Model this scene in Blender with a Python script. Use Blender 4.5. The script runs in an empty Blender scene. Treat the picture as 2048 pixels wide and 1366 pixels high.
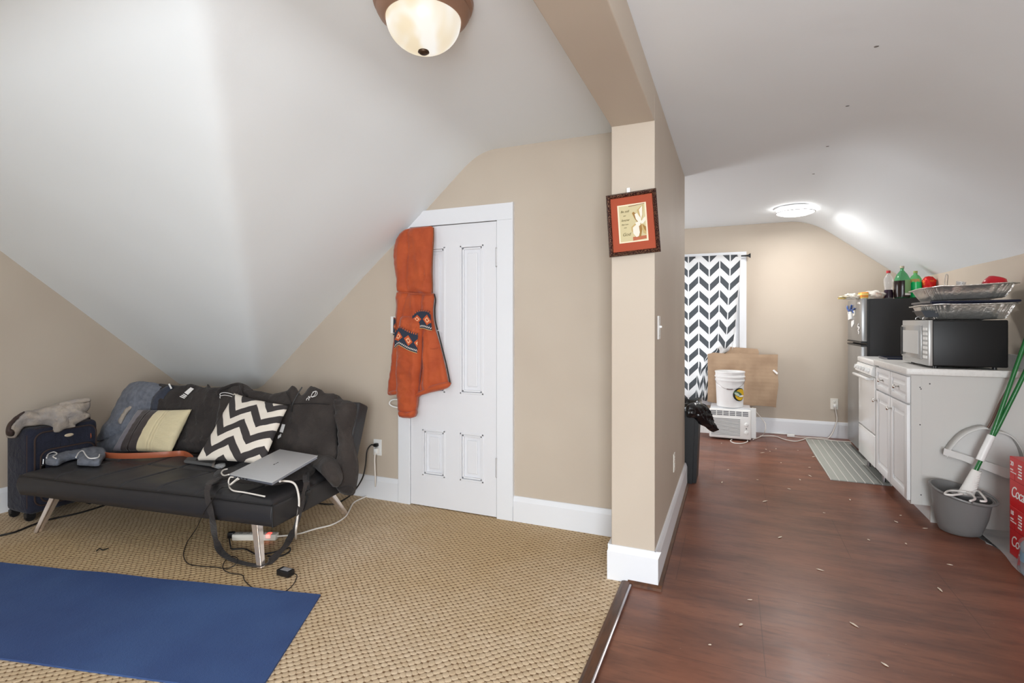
import bpy, bmesh, math, random
from mathutils import Vector, Matrix, noise, geometry
random.seed(7)
SC = bpy.context.scene
COL = SC.collection
# ------------------------------------------------------------------ camera model (2048x1366)
F = 1039.0; CX = 1024.0; HY = 644.0; H = 1.28
TH = math.atan2(441, 1039); CT, ST = math.cos(TH), math.sin(TH)
CAMP = Vector((0, 0, H))
def ray(px, py):
    X = (px-CX)/F; z = (HY-py)/F
    return Vector((X*CT-ST, X*ST+CT, z))
def onz(px, py, z=0.0):
    d = ray(px, py); return CAMP + d*((z-H)/d.z)
def ony(px, py, y):
    d = ray(px, py); return CAMP + d*(y/d.y)
def onx(px, py, x):
    d = ray(px, py); return CAMP + d*(x/d.x)
def onplane(px, py, p, n):
    d = ray(px, py); return CAMP + d*((Vector(p)-CAMP).dot(n)/d.dot(n))
def lin(c):
    c = c/255.0
    return c/12.92 if c <= .04045 else ((c+.055)/1.055)**2.4
def rgb(r, g, b): return (lin(r), lin(g), lin(b), 1.0)
# ------------------------------------------------------------------ node helpers
class X:
    """tiny wrapper: arithmetic on node sockets"""
    def __init__(s, nt, k): s.nt, s.k = nt, k
    def _m(s, op, *a, clamp=False):
        n = s.nt.nodes.new('ShaderNodeMath'); n.operation = op; n.use_clamp = clamp
        for i, v in enumerate((s,)+a):
            if isinstance(v, X): s.nt.links.new(v.k, n.inputs[i])
            else: n.inputs[i].default_value = v
        return X(s.nt, n.outputs[0])
    def __add__(s, o): return s._m('ADD', o)
    def __radd__(s, o): return s._m('ADD', o)
    def __sub__(s, o): return s._m('SUBTRACT', o)
    def __rsub__(s, o): return (s._m('MULTIPLY', -1.0))._m('ADD', o)
    def __mul__(s, o): return s._m('MULTIPLY', o)
    def __rmul__(s, o): return s._m('MULTIPLY', o)
    def __truediv__(s, o): return s._m('DIVIDE', o)
    def floor(s): return s._m('FLOOR')
    def fract(s): return s._m('FRACT')
    def abs(s): return s._m('ABSOLUTE')
    def lt(s, o): return s._m('LESS_THAN', o)
    def gt(s, o): return s._m('GREATER_THAN', o)
    def mn(s, o): return s._m('MINIMUM', o)
    def mx(s, o): return s._m('MAXIMUM', o)
    def pw(s, o): return s._m('POWER', o)
    def sin(s): return s._m('SINE')
    def mod(s, o): return s._m('FLOORED_MODULO', o)
    def clamp(s): return s._m('ADD', 0.0, clamp=True)
    def ss(s, a, b):
        n = s.nt.nodes.new('ShaderNodeMapRange'); n.interpolation_type = 'SMOOTHSTEP'
        s.nt.links.new(s.k, n.inputs[0]); n.inputs[1].default_value = a; n.inputs[2].default_value = b
        return X(s.nt, n.outputs[0])
class Mat:
    def __init__(s, name, col=(.8, .8, .8, 1), rough=.6, metal=0.0, spec=.5, trans=0.0, ior=1.45, alpha=1.0, emit=None, es=0.0, coat=0.0, sheen=0.0, sss=0.0):
        m = s.m = bpy.data.materials.new(name); m.use_nodes = True
        s.nt = m.node_tree; s.b = s.nt.nodes['Principled BSDF']; b = s.b.inputs
        b['Base Color'].default_value = col; b['Roughness'].default_value = rough; b['Metallic'].default_value = metal
        b['Specular IOR Level'].default_value = spec; b['Transmission Weight'].default_value = trans; b['IOR'].default_value = ior
        b['Alpha'].default_value = alpha; b['Coat Weight'].default_value = coat; b['Sheen Weight'].default_value = sheen
        if emit: b['Emission Color'].default_value = emit; b['Emission Strength'].default_value = es
    def coords(s, kind='Object'):
        t = s.nt.nodes.new('ShaderNodeTexCoord'); sp = s.nt.nodes.new('ShaderNodeSeparateXYZ')
        s.nt.links.new(t.outputs[kind], sp.inputs[0]); s.tc = t.outputs[kind]
        return [X(s.nt, sp.outputs[i]) for i in range(3)]
    def world(s):
        g = s.nt.nodes.new('ShaderNodeNewGeometry'); sp = s.nt.nodes.new('ShaderNodeSeparateXYZ')
        s.nt.links.new(g.outputs['Position'], sp.inputs[0]); s.tc = g.outputs['Position']
        return [X(s.nt, sp.outputs[i]) for i in range(3)]
    def vec(s, x, y, z=0.0):
        n = s.nt.nodes.new('ShaderNodeCombineXYZ')
        for i, v in enumerate((x, y, z)):
            if isinstance(v, X): s.nt.links.new(v.k, n.inputs[i])
            else: n.inputs[i].default_value = v
        return n.outputs[0]
    def noise(s, scale, detail=3, v=None, rough=.5, dist=0.0):
        n = s.nt.nodes.new('ShaderNodeTexNoise'); n.inputs['Scale'].default_value = scale; n.inputs['Detail'].default_value = detail
        n.inputs['Roughness'].default_value = rough; n.inputs['Distortion'].default_value = dist
        if v is None: v = getattr(s, 'tc', None)
        if v is None: s.coords(); v = s.tc
        s.nt.links.new(v, n.inputs['Vector']); return X(s.nt, n.outputs['Fac'])
    def white(s, v):
        n = s.nt.nodes.new('ShaderNodeTexWhiteNoise'); n.noise_dimensions = '3D'
        s.nt.links.new(v, n.inputs['Vector']); return X(s.nt, n.outputs['Value'])
    def voro(s, scale, v=None, feat='F1'):
        n = s.nt.nodes.new('ShaderNodeTexVoronoi'); n.feature = feat; n.inputs['Scale'].default_value = scale
        s.nt.links.new(v or s.tc, n.inputs['Vector']); return X(s.nt, n.outputs['Distance'])
    def mix(s, f, a, b):
        n = s.nt.nodes.new('ShaderNodeMix'); n.data_type = 'RGBA'
        if isinstance(f, X): s.nt.links.new(f.k, n.inputs[0])
        else: n.inputs[0].default_value = f
        for i, v in ((6, a), (7, b)):
            if isinstance(v, X): s.nt.links.new(v.k, n.inputs[i])
            else: n.inputs[i].default_value = v
        return X(s.nt, n.outputs[2])
    def color(s, x): s.nt.links.new(x.k, s.b.inputs['Base Color']); return s
    def rough(s, x): s.nt.links.new(x.k, s.b.inputs['Roughness']); return s
    def bump(s, h, dist=.001, strength=1.0):
        n = s.nt.nodes.new('ShaderNodeBump'); n.inputs['Distance'].default_value = dist; n.inputs['Strength'].default_value = strength
        s.nt.links.new(h.k, n.inputs['Height']); s.nt.links.new(n.outputs[0], s.b.inputs['Normal']); return s
# ------------------------------------------------------------------ object helpers
ROOT = {}
def props(o, label=None, cat=None, group=None, kind=None):
    if label: o['label'] = label
    if cat: o['category'] = cat
    if group: o['group'] = group
    if kind: o['kind'] = kind
    return o
def thing(name, loc, label, cat, group=None, kind=None):
    o = bpy.data.objects.new(name, None); COL.objects.link(o); o.location = loc; o.empty_display_size = .05
    ROOT[o] = Vector(loc); return props(o, label, cat, group, kind)
def link(name, bm, mat, parent=None, label=None, cat=None, group=None, kind=None, smooth=False, mods=()):
    bm.normal_update()
    if parent is not None: off = ROOT[parent]
    else:
        xs = [v.co for v in bm.verts]
        off = Vector(((min(c.x for c in xs)+max(c.x for c in xs))/2, (min(c.y for c in xs)+max(c.y for c in xs))/2, min(c.z for c in xs)))
    for v in bm.verts: v.co -= off
    me = bpy.data.meshes.new(name); bm.to_mesh(me); bm.free()
    mats = mat if isinstance(mat, (list, tuple)) else [mat]
    for m in mats: me.materials.append(m.m if isinstance(m, Mat) else m)
    if smooth:
        me.polygons.foreach_set('use_smooth', [True]*len(me.polygons))
        if smooth != 'all': me.set_sharp_from_angle(angle=math.radians(smooth if smooth is not True else 40))
    o = bpy.data.objects.new(name, me); COL.objects.link(o)
    if parent is not None: o.parent = parent
    else: o.location = off
    ROOT[o] = off
    return props(o, label, cat, group, kind)
def struct(name, bm, mat, smooth=False, parent=None, label=None):
    return link(name, bm, mat, parent, kind=None if parent else 'structure', smooth=smooth, label=label)
BM = bmesh.new
def box(bm, x0, x1, y0, y1, z0, z1, bev=0.0, seg=2, mi=0, fr=None):
    vs = [Vector((x, y, z)) for x in (x0, x1) for y in (y0, y1) for z in (z0, z1)]
    if fr: vs = [fr(*v) for v in vs]
    V = [bm.verts.new(v) for v in vs]
    fs = [(0, 1, 3, 2), (4, 6, 7, 5), (0, 4, 5, 1), (2, 3, 7, 6), (0, 2, 6, 4), (1, 5, 7, 3)]
    Fs = [bm.faces.new([V[i] for i in f]) for f in fs]
    bmesh.ops.recalc_face_normals(bm, faces=Fs)
    for f in Fs: f.material_index = mi
    if bev > 0:
        es = list({e for f in Fs for e in f.edges})
        bmesh.ops.bevel(bm, geom=es, offset=bev, segments=seg, profile=.5, affect='EDGES')
    return bm
def prism(bm, pts, ext, mi=0, bev=0.0):
    """closed polygon (3D points) extruded by vector ext"""
    a = [bm.verts.new(Vector(p)) for p in pts]; b = [bm.verts.new(Vector(p)+Vector(ext)) for p in pts]
    n = len(a); Fs = [bm.faces.new(a), bm.faces.new(b[::-1])]
    for i in range(n): Fs.append(bm.faces.new((a[i], b[i], b[(i+1) % n], a[(i+1) % n])))
    bmesh.ops.recalc_face_normals(bm, faces=Fs)
    for f in Fs: f.material_index = mi
    if bev: bmesh.ops.bevel(bm, geom=list({e for f in Fs for e in f.edges}), offset=bev, segments=2, affect='EDGES')
    return bm
def frame(o, a=(0, 0, 1)):
    """orthonormal basis with z along a"""
    z = Vector(a).normalized(); x = z.orthogonal().normalized(); y = z.cross(x)
    return x, y, z
def lathe(bm, prof, c=(0, 0, 0), seg=32, axis=(0, 0, 1), sx=1.0, sy=1.0, mi=0, cap=True, xdir=None):
    z = Vector(axis).normalized()
    x = (Vector(xdir) - z*Vector(xdir).dot(z)).normalized() if xdir else (Vector((1, 0, 0)) if abs(z.x) < .9 else Vector((0, 1, 0)))
    x = (x - z*x.dot(z)).normalized(); y = z.cross(x); c = Vector(c)
    rings = []; Fs = []
    for r, h in prof:
        if r <= 1e-6: rings.append([bm.verts.new(c+z*h)])
        else: rings.append([bm.verts.new(c+z*h+x*(r*sx*math.cos(2*math.pi*k/seg))+y*(r*sy*math.sin(2*math.pi*k/seg))) for k in range(seg)])
    for A, B in zip(rings, rings[1:]):
        if len(A) == 1 and len(B) == 1: continue
        for k in range(seg):
            k2 = (k+1) % seg
            if len(A) == 1: Fs.append(bm.faces.new((A[0], B[k], B[k2])))
            elif len(B) == 1: Fs.append(bm.faces.new((A[k], B[0], A[k2])))
            else: Fs.append(bm.faces.new((A[k], B[k], B[k2], A[k2])))
    if cap:
        if len(rings[0]) > 1: Fs.append(bm.faces.new(rings[0]))
        if len(rings[-1]) > 1: Fs.append(bm.faces.new(rings[-1][::-1]))
    bmesh.ops.recalc_face_normals(bm, faces=Fs)
    for f in Fs: f.material_index = mi
    return bm
def catmull(P, n=6, closed=False):
    P = [Vector(p) for p in P]; out = []; m = len(P)
    rng = range(m) if closed else range(m-1)
    for i in rng:
        if closed: p0, p1, p2, p3 = P[i-1], P[i], P[(i+1) % m], P[(i+2) % m]
        else: p0, p1, p2, p3 = P[max(i-1, 0)], P[i], P[i+1], P[min(i+2, m-1)]
        for k in range(n):
            t = k/n
            out.append(.5*((2*p1)+(p2-p0)*t+(2*p0-5*p1+4*p2-p3)*t*t+(3*p1-p0-3*p2+p3)*t**3))
    if not closed: out.append(P[-1])
    return out
def tube(bm, P, r, seg=8, n=6, side=None, ry=None, mi=0):
    """round tube, or flat ribbon when side (vector) and ry (half thickness) given"""
    Q = catmull(P, n) if n > 1 else [Vector(p) for p in P]
    rings = []; prev = None
    for i, q in enumerate(Q):
        t = (Q[min(i+1, len(Q)-1)]-Q[max(i-1, 0)])
        if t.length < 1e-7: t = Vector((0, 0, 1))
        t.normalize()
        if side is not None:
            s = Vector(side[i*len(side)//len(Q)] if isinstance(side, list) else side)
            a = (s-t*s.dot(t))
            a = a.normalized() if a.length > 1e-4 else (prev or t.orthogonal().normalized())
        else:
            a = (prev-t*prev.dot(t)).normalized() if prev is not None and (prev-t*prev.dot(t)).length > 1e-4 else t.orthogonal().normalized()
        prev = a; b = t.cross(a)
        R = r(i/(len(Q)-1)) if callable(r) else r
        rb = ry if ry is not None else R
        rings.append([bm.verts.new(q+a*(R*math.cos(2*math.pi*k/seg))+b*(rb*math.sin(2*math.pi*k/seg))) for k in range(seg)])
    Fs = []
    for A, B in zip(rings, rings[1:]):
        for k in range(seg): Fs.append(bm.faces.new((A[k], A[(k+1) % seg], B[(k+1) % seg], B[k])))
    Fs.append(bm.faces.new(rings[0][::-1])); Fs.append(bm.faces.new(rings[-1]))
    for f in Fs: f.material_index = mi
    return bm
def segdist(p, a, b):
    d = b-a; L = d.length_squared
    t = max(0, min(1, (p-a).dot(d)/L)) if L > 0 else 0
    return (a+d*t-p).length
def inside(p, poly):
    c = False; j = len(poly)-1
    for i in range(len(poly)):
        a, b = poly[i], poly[j]
        if (a.y > p.y) != (b.y > p.y) and p.x < (b.x-a.x)*(p.y-a.y)/(b.y-a.y)+a.x: c = not c
        j = i
    return c
def sheet(outline, mapf, step=5.0, base=.012, puff=.02, edge=10.0, thick=.006, folds=(), amp=.004, nscale=.05, seed=0, smooth=3, relax=0, stretch=(1, 1)):
    """cloth: a closed outline in photograph coordinates laid on a real surface (mapf), with folds and thickness"""
    O = [Vector((x, y)) for x, y in outline]
    if smooth: O = [Vector((q.x, q.y)) for q in catmull([Vector((p.x, p.y, 0)) for p in O], smooth, True)]
    # resample the edge
    R = []
    for i, a in enumerate(O):
        b = O[(i+1) % len(O)]; k = max(1, int((b-a).length/step+.5))
        for j in range(k): R.append(a+(b-a)*(j/k))
    O = []
    for p in R:
        if not O or (p-O[-1]).length > step*.3: O.append(p)
    if (O[0]-O[-1]).length < step*.3: O.pop()
    n = len(O)
    x0 = min(p.x for p in O); x1 = max(p.x for p in O); y0 = min(p.y for p in O); y1 = max(p.y for p in O)
    pts = list(O); row = 0; y = y0+step*.5
    while y < y1:
        x = x0+(step*.5 if row % 2 else 0)
        while x < x1:
            p = Vector((x, y))
            if inside(p, O) and min(segdist(p, O[i], O[(i+1) % n]) for i in range(n)) > step*.45: pts.append(p)
            x += step
        y += step*.87; row += 1
    vs, es, fs, _, _, _ = geometry.delaunay_2d_cdt(pts, [], [list(range(n))], 1, 1e-4)
    bm = BM(); uvl = bm.loops.layers.uv.new('UVMap'); top = []; bot = []; uvs = {}
    for p in vs:
        d = min(segdist(p, O[i], O[(i+1) % n]) for i in range(n))
        q, nn, uv = mapf(p.x, p.y)
        f = puff*(1-math.exp(-d/edge))
        for (a, b, c, e, w, h) in folds:
            t = segdist(p, Vector((a, b)), Vector((c, e)))
            f += h*math.exp(-(t/w)**2)*min(1, .25+d/edge)
        f += amp*noise.noise(Vector((p.x*nscale*stretch[0], p.y*nscale*stretch[1], seed*7.3)))*2+amp*1.1*noise.noise(Vector((p.x*nscale*3*stretch[0], p.y*nscale*3*stretch[1], seed*3.1)))
        top.append(bm.verts.new(q+nn*(base+f))); bot.append(bm.verts.new(q+nn*(base-thick)))
        uvs[top[-1]] = uv; uvs[bot[-1]] = uv
    cnt = {}
    for f in fs:
        a, b, c = f
        ff = bm.faces.new((top[a], top[b], top[c])); bm.faces.new((bot[c], bot[b], bot[a]))
        for e in ((a, b), (b, c), (c, a)):
            k = tuple(sorted(e)); cnt.setdefault(k, []).append(e)
    for k, l in cnt.items():
        if len(l) == 1:
            a, b = l[0]; bm.faces.new((top[b], top[a], bot[a], bot[b]))
    bmesh.ops.recalc_face_normals(bm, faces=bm.faces[:])
    for f in bm.faces:
        for l in f.loops: l[uvl].uv = uvs[l.vert]
    if relax:
        for _ in range(relax): bmesh.ops.smooth_vert(bm, verts=bm.verts[:], factor=.5, use_axis_x=True, use_axis_y=True, use_axis_z=True)
    return bm
def plane_map(p, n, u=None, w=None):
    p = Vector(p); n = Vector(n).normalized(); u = Vector(u or (1, 0, 0)).normalized(); w = Vector(w or (0, 0, 1)).normalized()
    def f(px, py):
        q = onplane(px, py, p, n); return q, n, ((q-p).dot(u), (q-p).dot(w))
    return f
def pillow(c, puff, n=28, pinch=.07, seed=0, wr=.004):
    """four corner points (TL, TR, BR, BL), stuffed both sides"""
    TL, TR, BR, BL = [Vector(p) for p in c]
    nn = (TR-TL).cross(BL-TL).normalized()
    if nn.dot(CAMP-TL) < 0: nn = -nn
    bm = BM(); uvl = bm.loops.layers.uv.new('UVMap'); G = [[], []]; uvs = {}
    for s in (0, 1):
        for j in range(n+1):
            row = []
            for i in range(n+1):
                a = i/n*2-1; b = j/n*2-1
                a2 = a*(1-pinch*(1-b*b)); b2 = b*(1-pinch*(1-a*a))
                p = (TL*(1-a2)*(1-b2)+TR*(1+a2)*(1-b2)+BR*(1+a2)*(1+b2)+BL*(1-a2)*(1+b2))/4
                h = puff*max(0, (1-a*a)*(1-b*b))**.42
                e = max(abs(a), abs(b))
                h += wr*noise.noise(Vector((a*4, b*4, seed)))*(1-e**6)+wr*.8*math.sin(18*math.atan2(b, a)+seed)*e**3*(1-e**8)
                if s and (i in (0, n) or j in (0, n)): row.append(G[0][j][i]); continue
                v = bm.verts.new(p+nn*(h if s == 0 else -h)); uvs[v] = (a, b); row.append(v)
            G[s].append(row)
    for s in (0, 1):
        for j in range(n):
            for i in range(n):
                q = (G[s][j][i], G[s][j][i+1], G[s][j+1][i+1], G[s][j+1][i])
                bm.faces.new(q if s == 0 else q[::-1])
    bmesh.ops.recalc_face_normals(bm, faces=bm.faces[:])
    for f in bm.faces:
        for l in f.loops: l[uvl].uv = uvs[l.vert]
    return bm
def heightfield(x0, x1, y0, y1, nx, ny, zf, t=.05):
    bm = BM(); g = []
    for j in range(ny+1):
        g.append([bm.verts.new((x0+(x1-x0)*i/nx, y0+(y1-y0)*j/ny, zf(x0+(x1-x0)*i/nx, y0+(y1-y0)*j/ny))) for i in range(nx+1)])
    for j in range(ny):
        for i in range(nx): bm.faces.new((g[j][i], g[j+1][i], g[j+1][i+1], g[j][i+1]))
    r = bmesh.ops.extrude_face_region(bm, geom=bm.faces[:])
    for v in r['geom']:
        if isinstance(v, bmesh.types.BMVert): v.co.z += t
    bmesh.ops.recalc_face_normals(bm, faces=bm.faces[:])
    return bm
def text(name, s, size, p, right, up, mat, parent, shear=0.0, ext=.0006, label=None, sx=1.0, spacing=1.0, align='LEFT'):
    cu = bpy.data.curves.new(name, 'FONT'); cu.body = s; cu.size = size; cu.shear = shear; cu.extrude = ext; cu.space_character = spacing; cu.align_x = align
    ob = bpy.data.objects.new('tmp_'+name, cu); COL.objects.link(ob)
    dg = bpy.context.evaluated_depsgraph_get(); me = bpy.data.meshes.new_from_object(ob.evaluated_get(dg))
    bpy.data.objects.remove(ob)
    bm = BM(); bm.from_mesh(me); bpy.data.meshes.remove(me)
    r = Vector(right).normalized(); u = Vector(up).normalized(); n = r.cross(u)
    for v in bm.verts: v.co = Vector(p)+r*(v.co.x*sx)+u*v.co.y+n*(v.co.z+ext)
    return link(name, bm, mat, parent, label=label)
# ------------------------------------------------------------------ materials
WALLC = rgb(190, 178, 162)
def wall_mat():
    m = Mat('beige_wall_paint', WALLC, .55, spec=.3); m.world()
    n = m.noise(90, 2); m.bump(n, .0006, .35)
    l = m.noise(1.3, 2); m.color(m.mix(l.ss(.35, .7), rgb(188, 175, 160), rgb(194, 182, 167)))
    return m
M_WALL = wall_mat()
M_CEIL = Mat('white_ceiling_plaster', rgb(234, 239, 242), .7, spec=.25); M_CEIL.world(); M_CEIL.bump(M_CEIL.noise(3.0, 4)*1.0+M_CEIL.noise(120, 2)*.04, .012, .35)
M_TRIM = Mat('white_gloss_paint', rgb(226, 228, 232), .35); M_TRIM.world(); M_TRIM.bump(M_TRIM.noise(25, 2), .001, .3)
M_DOOR = Mat('white_door_paint', rgb(224, 225, 229), .35)
def floor_mat():
    m = Mat('brown_stained_floor', rgb(110, 62, 46), .3, spec=.5); x, y, z = m.world()
    v = m.vec(x*1.0, y*4.0, 0.0)
    a = m.noise(1.6, 5, v, .6); b = m.noise(9, 4, m.vec(x*1.0, y*5.0, 0.0), .6); c = m.noise(.9, 2)
    col = m.mix(a.ss(.3, .7), rgb(102, 64, 51), rgb(136, 88, 68)); col = m.mix(b.ss(.45, .75)*.45, col, rgb(70, 42, 36)); col = m.mix(c.ss(.45, .7)*.4, col, rgb(140, 78, 48))
    jy = ((y-.25)/.61).fract(); row = ((y-.25)/.61).floor(); jx = ((x+row*.37)/1.22).fract()
    j = ((jy.lt(.005))+(jx.lt(.0025))).clamp(); col = m.mix(j*.5, col, rgb(58, 34, 28))
    sp = m.voro(38); spk = m.white(m.vec((x*38).floor(), (y*38).floor(), 0.0)); dust = sp.lt(.06)*spk.gt(.86)
    col = m.mix(dust*.6, col, rgb(190, 170, 150))
    m.color(col); m.rough(m.noise(3.5, 4)*.25+.20+m.noise(40, 2)*.06); m.bump(m.noise(8, 3)*.6+m.noise(60, 2)*.08-j*.3, .0012, .5); return m
M_FLOOR = floor_mat()
def carpet_mat():
    m = Mat('tan_loop_carpet', rgb(190, 165, 130), .95, spec=.1); x, y, z = m.world()
    w = m.noise(6, 2); w2 = m.noise(60, 1)
    X0 = x*.707+y*.707; Y0 = y*.707-x*.707; X1 = X0+w*.03+w2*.007; Y1 = Y0+w*.03+w2*.007
    r = (Y1/.027).floor(); fy = (Y1/.027).fract(); xx = X1/.0235+r*.12; fx = xx.fract(); cx = xx.floor()
    dx = (fx-.5)*2.0; dy = (fy-.5)*2.0
    hgt = (1.0-(dx.abs()).pw(2.6)*.62-(dy.abs()).pw(2.2)*.80).mx(0.0)
    rnd = m.white(m.vec(cx, r, 0.0)); big = m.noise(.9, 3)
    hr = hgt*(rnd*.5+.6)
    c1 = m.mix(rnd, rgb(208, 186, 157), rgb(220, 199, 171)); c1 = m.mix(big.ss(.35, .65), c1, rgb(200, 174, 136))
    f = m.noise(350, 2); c1 = m.mix(f.ss(.3, .8)*.35, c1, rgb(168, 142, 108))
    m.color(m.mix(hr.ss(.0, .30), rgb(122, 92, 66), c1)); m.bump(hr.pw(.6)+f*.25+w2*.3, .006, .9); return m  # gaps between loops darkened in the colour, as occlusion shade would
M_CARPET = carpet_mat()
def wood(name, a, b, rough=.35):
    m = Mat(name, a, rough); x, y, z = m.coords(); v = m.vec(x*3.0, y*.6, z*3.0)
    m.color(m.mix(m.noise(14, 4, v).ss(.35, .7), a, b)); return m
M_THRESH = wood('dark_oak_threshold', rgb(92, 58, 38), rgb(66, 42, 30))
M_STEEL = Mat('brushed_steel', rgb(170, 165, 168), .3, 1.0)
M_CHROME = Mat('chrome', rgb(225, 222, 218), .12, 1.0)
M_WHITEP = Mat('white_plastic', rgb(232, 232, 230), .35)
M_OFFW = Mat('ivory_plastic', rgb(228, 224, 214), .4)
M_BLACKP = Mat('black_plastic', rgb(24, 24, 26), .4)
M_CABLEW = Mat('white_cable', rgb(226, 220, 212), .45)
M_CABLEB = Mat('black_cable', rgb(26, 24, 24), .5)
def fabric(name, a, b, scale=300, big=6, rough=.9, bd=.0006, sheen=.1, bs=.6):
    m = Mat(name, a, rough, spec=.2, sheen=sheen); m.coords()
    m.color(m.mix(m.noise(big, 3).ss(.3, .7), a, b)); m.bump(m.noise(scale, 2)*.06+m.noise(11, 3, dist=2.2)*1.0+m.noise(34, 2, dist=1.0)*.25, .016, bs); return m
M_BLACKF = fabric('black_jersey', rgb(46, 42, 41), rgb(58, 53, 51))
M_BLACKG = fabric('black_fleece', rgb(54, 49, 47), rgb(66, 60, 57))
M_BLACKT = fabric('faded_black_cotton', rgb(50, 46, 45), rgb(62, 57, 55))
M_SOFA = Mat('black_faux_leather', rgb(46, 45, 47), .45, spec=.45); M_SOFA.coords(); M_SOFA.bump(M_SOFA.noise(260, 2)*.25+M_SOFA.noise(7, 2)*3, .0015, .5)
M_DENIM = fabric('blue_grey_denim', rgb(118, 122, 132), rgb(100, 105, 116), 500, 30, bd=.0008)
M_DENIMI = fabric('dark_denim', rgb(66, 70, 82), rgb(52, 56, 68), 500, 9)
M_JEANG = fabric('pale_grey_denim', rgb(170, 158, 145), rgb(150, 144, 140), 400, 14)
M_NAVY = fabric('navy_polyester', rgb(34, 36, 48), rgb(42, 44, 57), 500, 6)
M_BROWNT = Mat('dark_brown_trim', rgb(58, 44, 40), .6)
M_TAN = Mat('tan_leather', rgb(162, 88, 58), .4); M_TAN.coords(); M_TAN.bump(M_TAN.noise(200, 2), .0004, .4)
M_SILVER = Mat('silver_aluminium', rgb(196, 197, 199), .42, .3)
M_KWHITE = Mat('white_cabinet_paint', rgb(224, 224, 224), .38)
M_PANEL = Mat('grey_white_end_panel', rgb(196, 194, 190), .5)
M_APPL = Mat('white_enamel', rgb(232, 232, 230), .22, coat=.3)
M_COUNTER = Mat('pale_laminate', rgb(214, 212, 208), .35); M_COUNTER.coords(); M_COUNTER.color(M_COUNTER.mix(M_COUNTER.noise(60, 4).ss(.4, .7), rgb(220, 218, 214), rgb(212, 210, 206)))
M_FRSIDE = Mat('textured_black_steel', rgb(34, 34, 36), .5); M_FRSIDE.coords(); M_FRSIDE.bump(M_FRSIDE.noise(300, 2), .0008, .6)
M_FRDOOR = Mat('grey_stainless_door', rgb(158, 158, 158), .3, .7)
M_MWSIDE = Mat('black_enamel_steel', rgb(20, 20, 21), .4, spec=.35)
M_GREYP = Mat('grey_pail_plastic', rgb(122, 121, 120), .4)
M_GREEN = Mat('green_pole_paint', rgb(28, 104, 50), .3, coat=.3)
M_RED = Mat('red_carton', rgb(206, 20, 26), .35)
M_WHITEI = Mat('white_ink', rgb(240, 238, 236), .5)
M_DARKI = Mat('dark_ink', rgb(40, 38, 40), .5)
M_ORB = Mat('bronze_metal', rgb(158, 124, 104), .42, .45)
M_CORR = Mat('corrugated_cardboard', rgb(170, 143, 117), .85); x_, y_, z_ = M_CORR.coords()
M_CORR.color(M_CORR.mix(M_CORR.noise(5, 4).ss(.35, .7), rgb(176, 150, 124), rgb(156, 130, 106))); M_CORR.bump((z_*160.0).sin()*.25+M_CORR.noise(6, 3)*6, .0015, .5)
def glow(name, col, s):
    return Mat(name, rgb(250, 248, 240), .3, emit=col, es=s)
# ------------------------------------------------------------------ setting
YD, YB, XL, XR = 3.08, 6.68, -4.5, 1.70
YS = -2.0                                    # wall behind the viewpoint
P0, P1 = -.555, -.345                        # divider wall faces
CY0, CY1 = 2.575, 4.28                       # divider wall ends
bm = BM(); box(bm, P0+.01, XR+.1, YS, YB+.1, -.06, 0.0); box(bm, -2.6, P0+.01, CY1-.02, YB+.1, -.06, 0.0); struct('floor', bm, M_FLOOR)
bm = BM(); box(bm, XL-.1, -.4985, YS, YD+.05, -.06, .006); struct('floor', bm, M_CARPET, label='tan looped carpet floor of the living side')
def smax(a, b, k=.05): 
    h = max(k-abs(a-b), 0)/k; return max(a, b)+h*h*k*.25
def zliv(x, y):
    s = smax(.73+.84*(YD-y), .726+.84*(x+3.54), .06)
    s += .006*noise.noise(Vector((x*2.2, y*2.2, 0)))
    return -smax(-s, -2.41, .10)
struct('ceiling', heightfield(XL-.1, P0+.01, YS, YD+.1, 150, 200, zliv), M_CEIL, smooth='all')
def zkit(x, y):
    s = 2.42-.785*(x-.80)+.004*noise.noise(Vector((x*2, y*2, 3)))
    return -smax(-s, -2.42, .16)
kce = struct('ceiling', heightfield(-2.6, XR+.1, YS, YB+.1, 130, 60, zkit), M_CEIL, smooth='all')
for hx, hy in ((1753, 93), (1695, 212), (1655, 293), (1627, 348)):
    q = onz(hx, hy, 2.40); 
    for _ in range(8): q = onz(hx, hy, zkit(q.x, q.y)-.001)
    bm = BM(); lathe(bm, [(.006, -.001), (.006, .003), (0, .004)], tuple(q), 8, sx=1.5); link('nail_hole', bm, Mat('hole_grey', rgb(120, 116, 112), .8), kce, label='small dark nail hole')
bm = BM(); box(bm, XL-.1, XL, YS, YD+.1, 0, 2.5); struct('wall_left', bm, M_WALL)
bm = BM(); box(bm, XL-.1, -2.085, YD, YD+.1, 0, 2.5); box(bm, -1.395, P0+.01, YD, YD+.1, 0, 2.5); box(bm, -2.085, -1.395, YD, YD+.1, 1.955, 2.5); box(bm, -2.085, -1.395, YD+.06, YD+.1, 0, 1.955); struct('wall_back', bm, M_WALL)
bm = BM(); box(bm, P0, P1, CY0, CY1, 0, 2.5, .004); box(bm, P0, P1, YS, CY0, 2.25, 2.5, .004); struct('wall_divider', bm, M_WALL)
WX0, WX1, WZ0, WZ1 = -.72, .075, .40, 2.03
bm = BM(); box(bm, -2.6, WX0, YB, YB+.1, 0, 2.5); box(bm, WX1, XR+.1, YB, YB+.1, 0, 2.5); box(bm, WX0, WX1, YB, YB+.1, 0, WZ0); box(bm, WX0, WX1, YB, YB+.1, WZ1, 2.5); struct('wall_far', bm, M_WALL)
bm = BM(); box(bm, XR, XR+.1, YS, YB+.1, 0, 2.5); struct('wall_right', bm, M_WALL)
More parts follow.
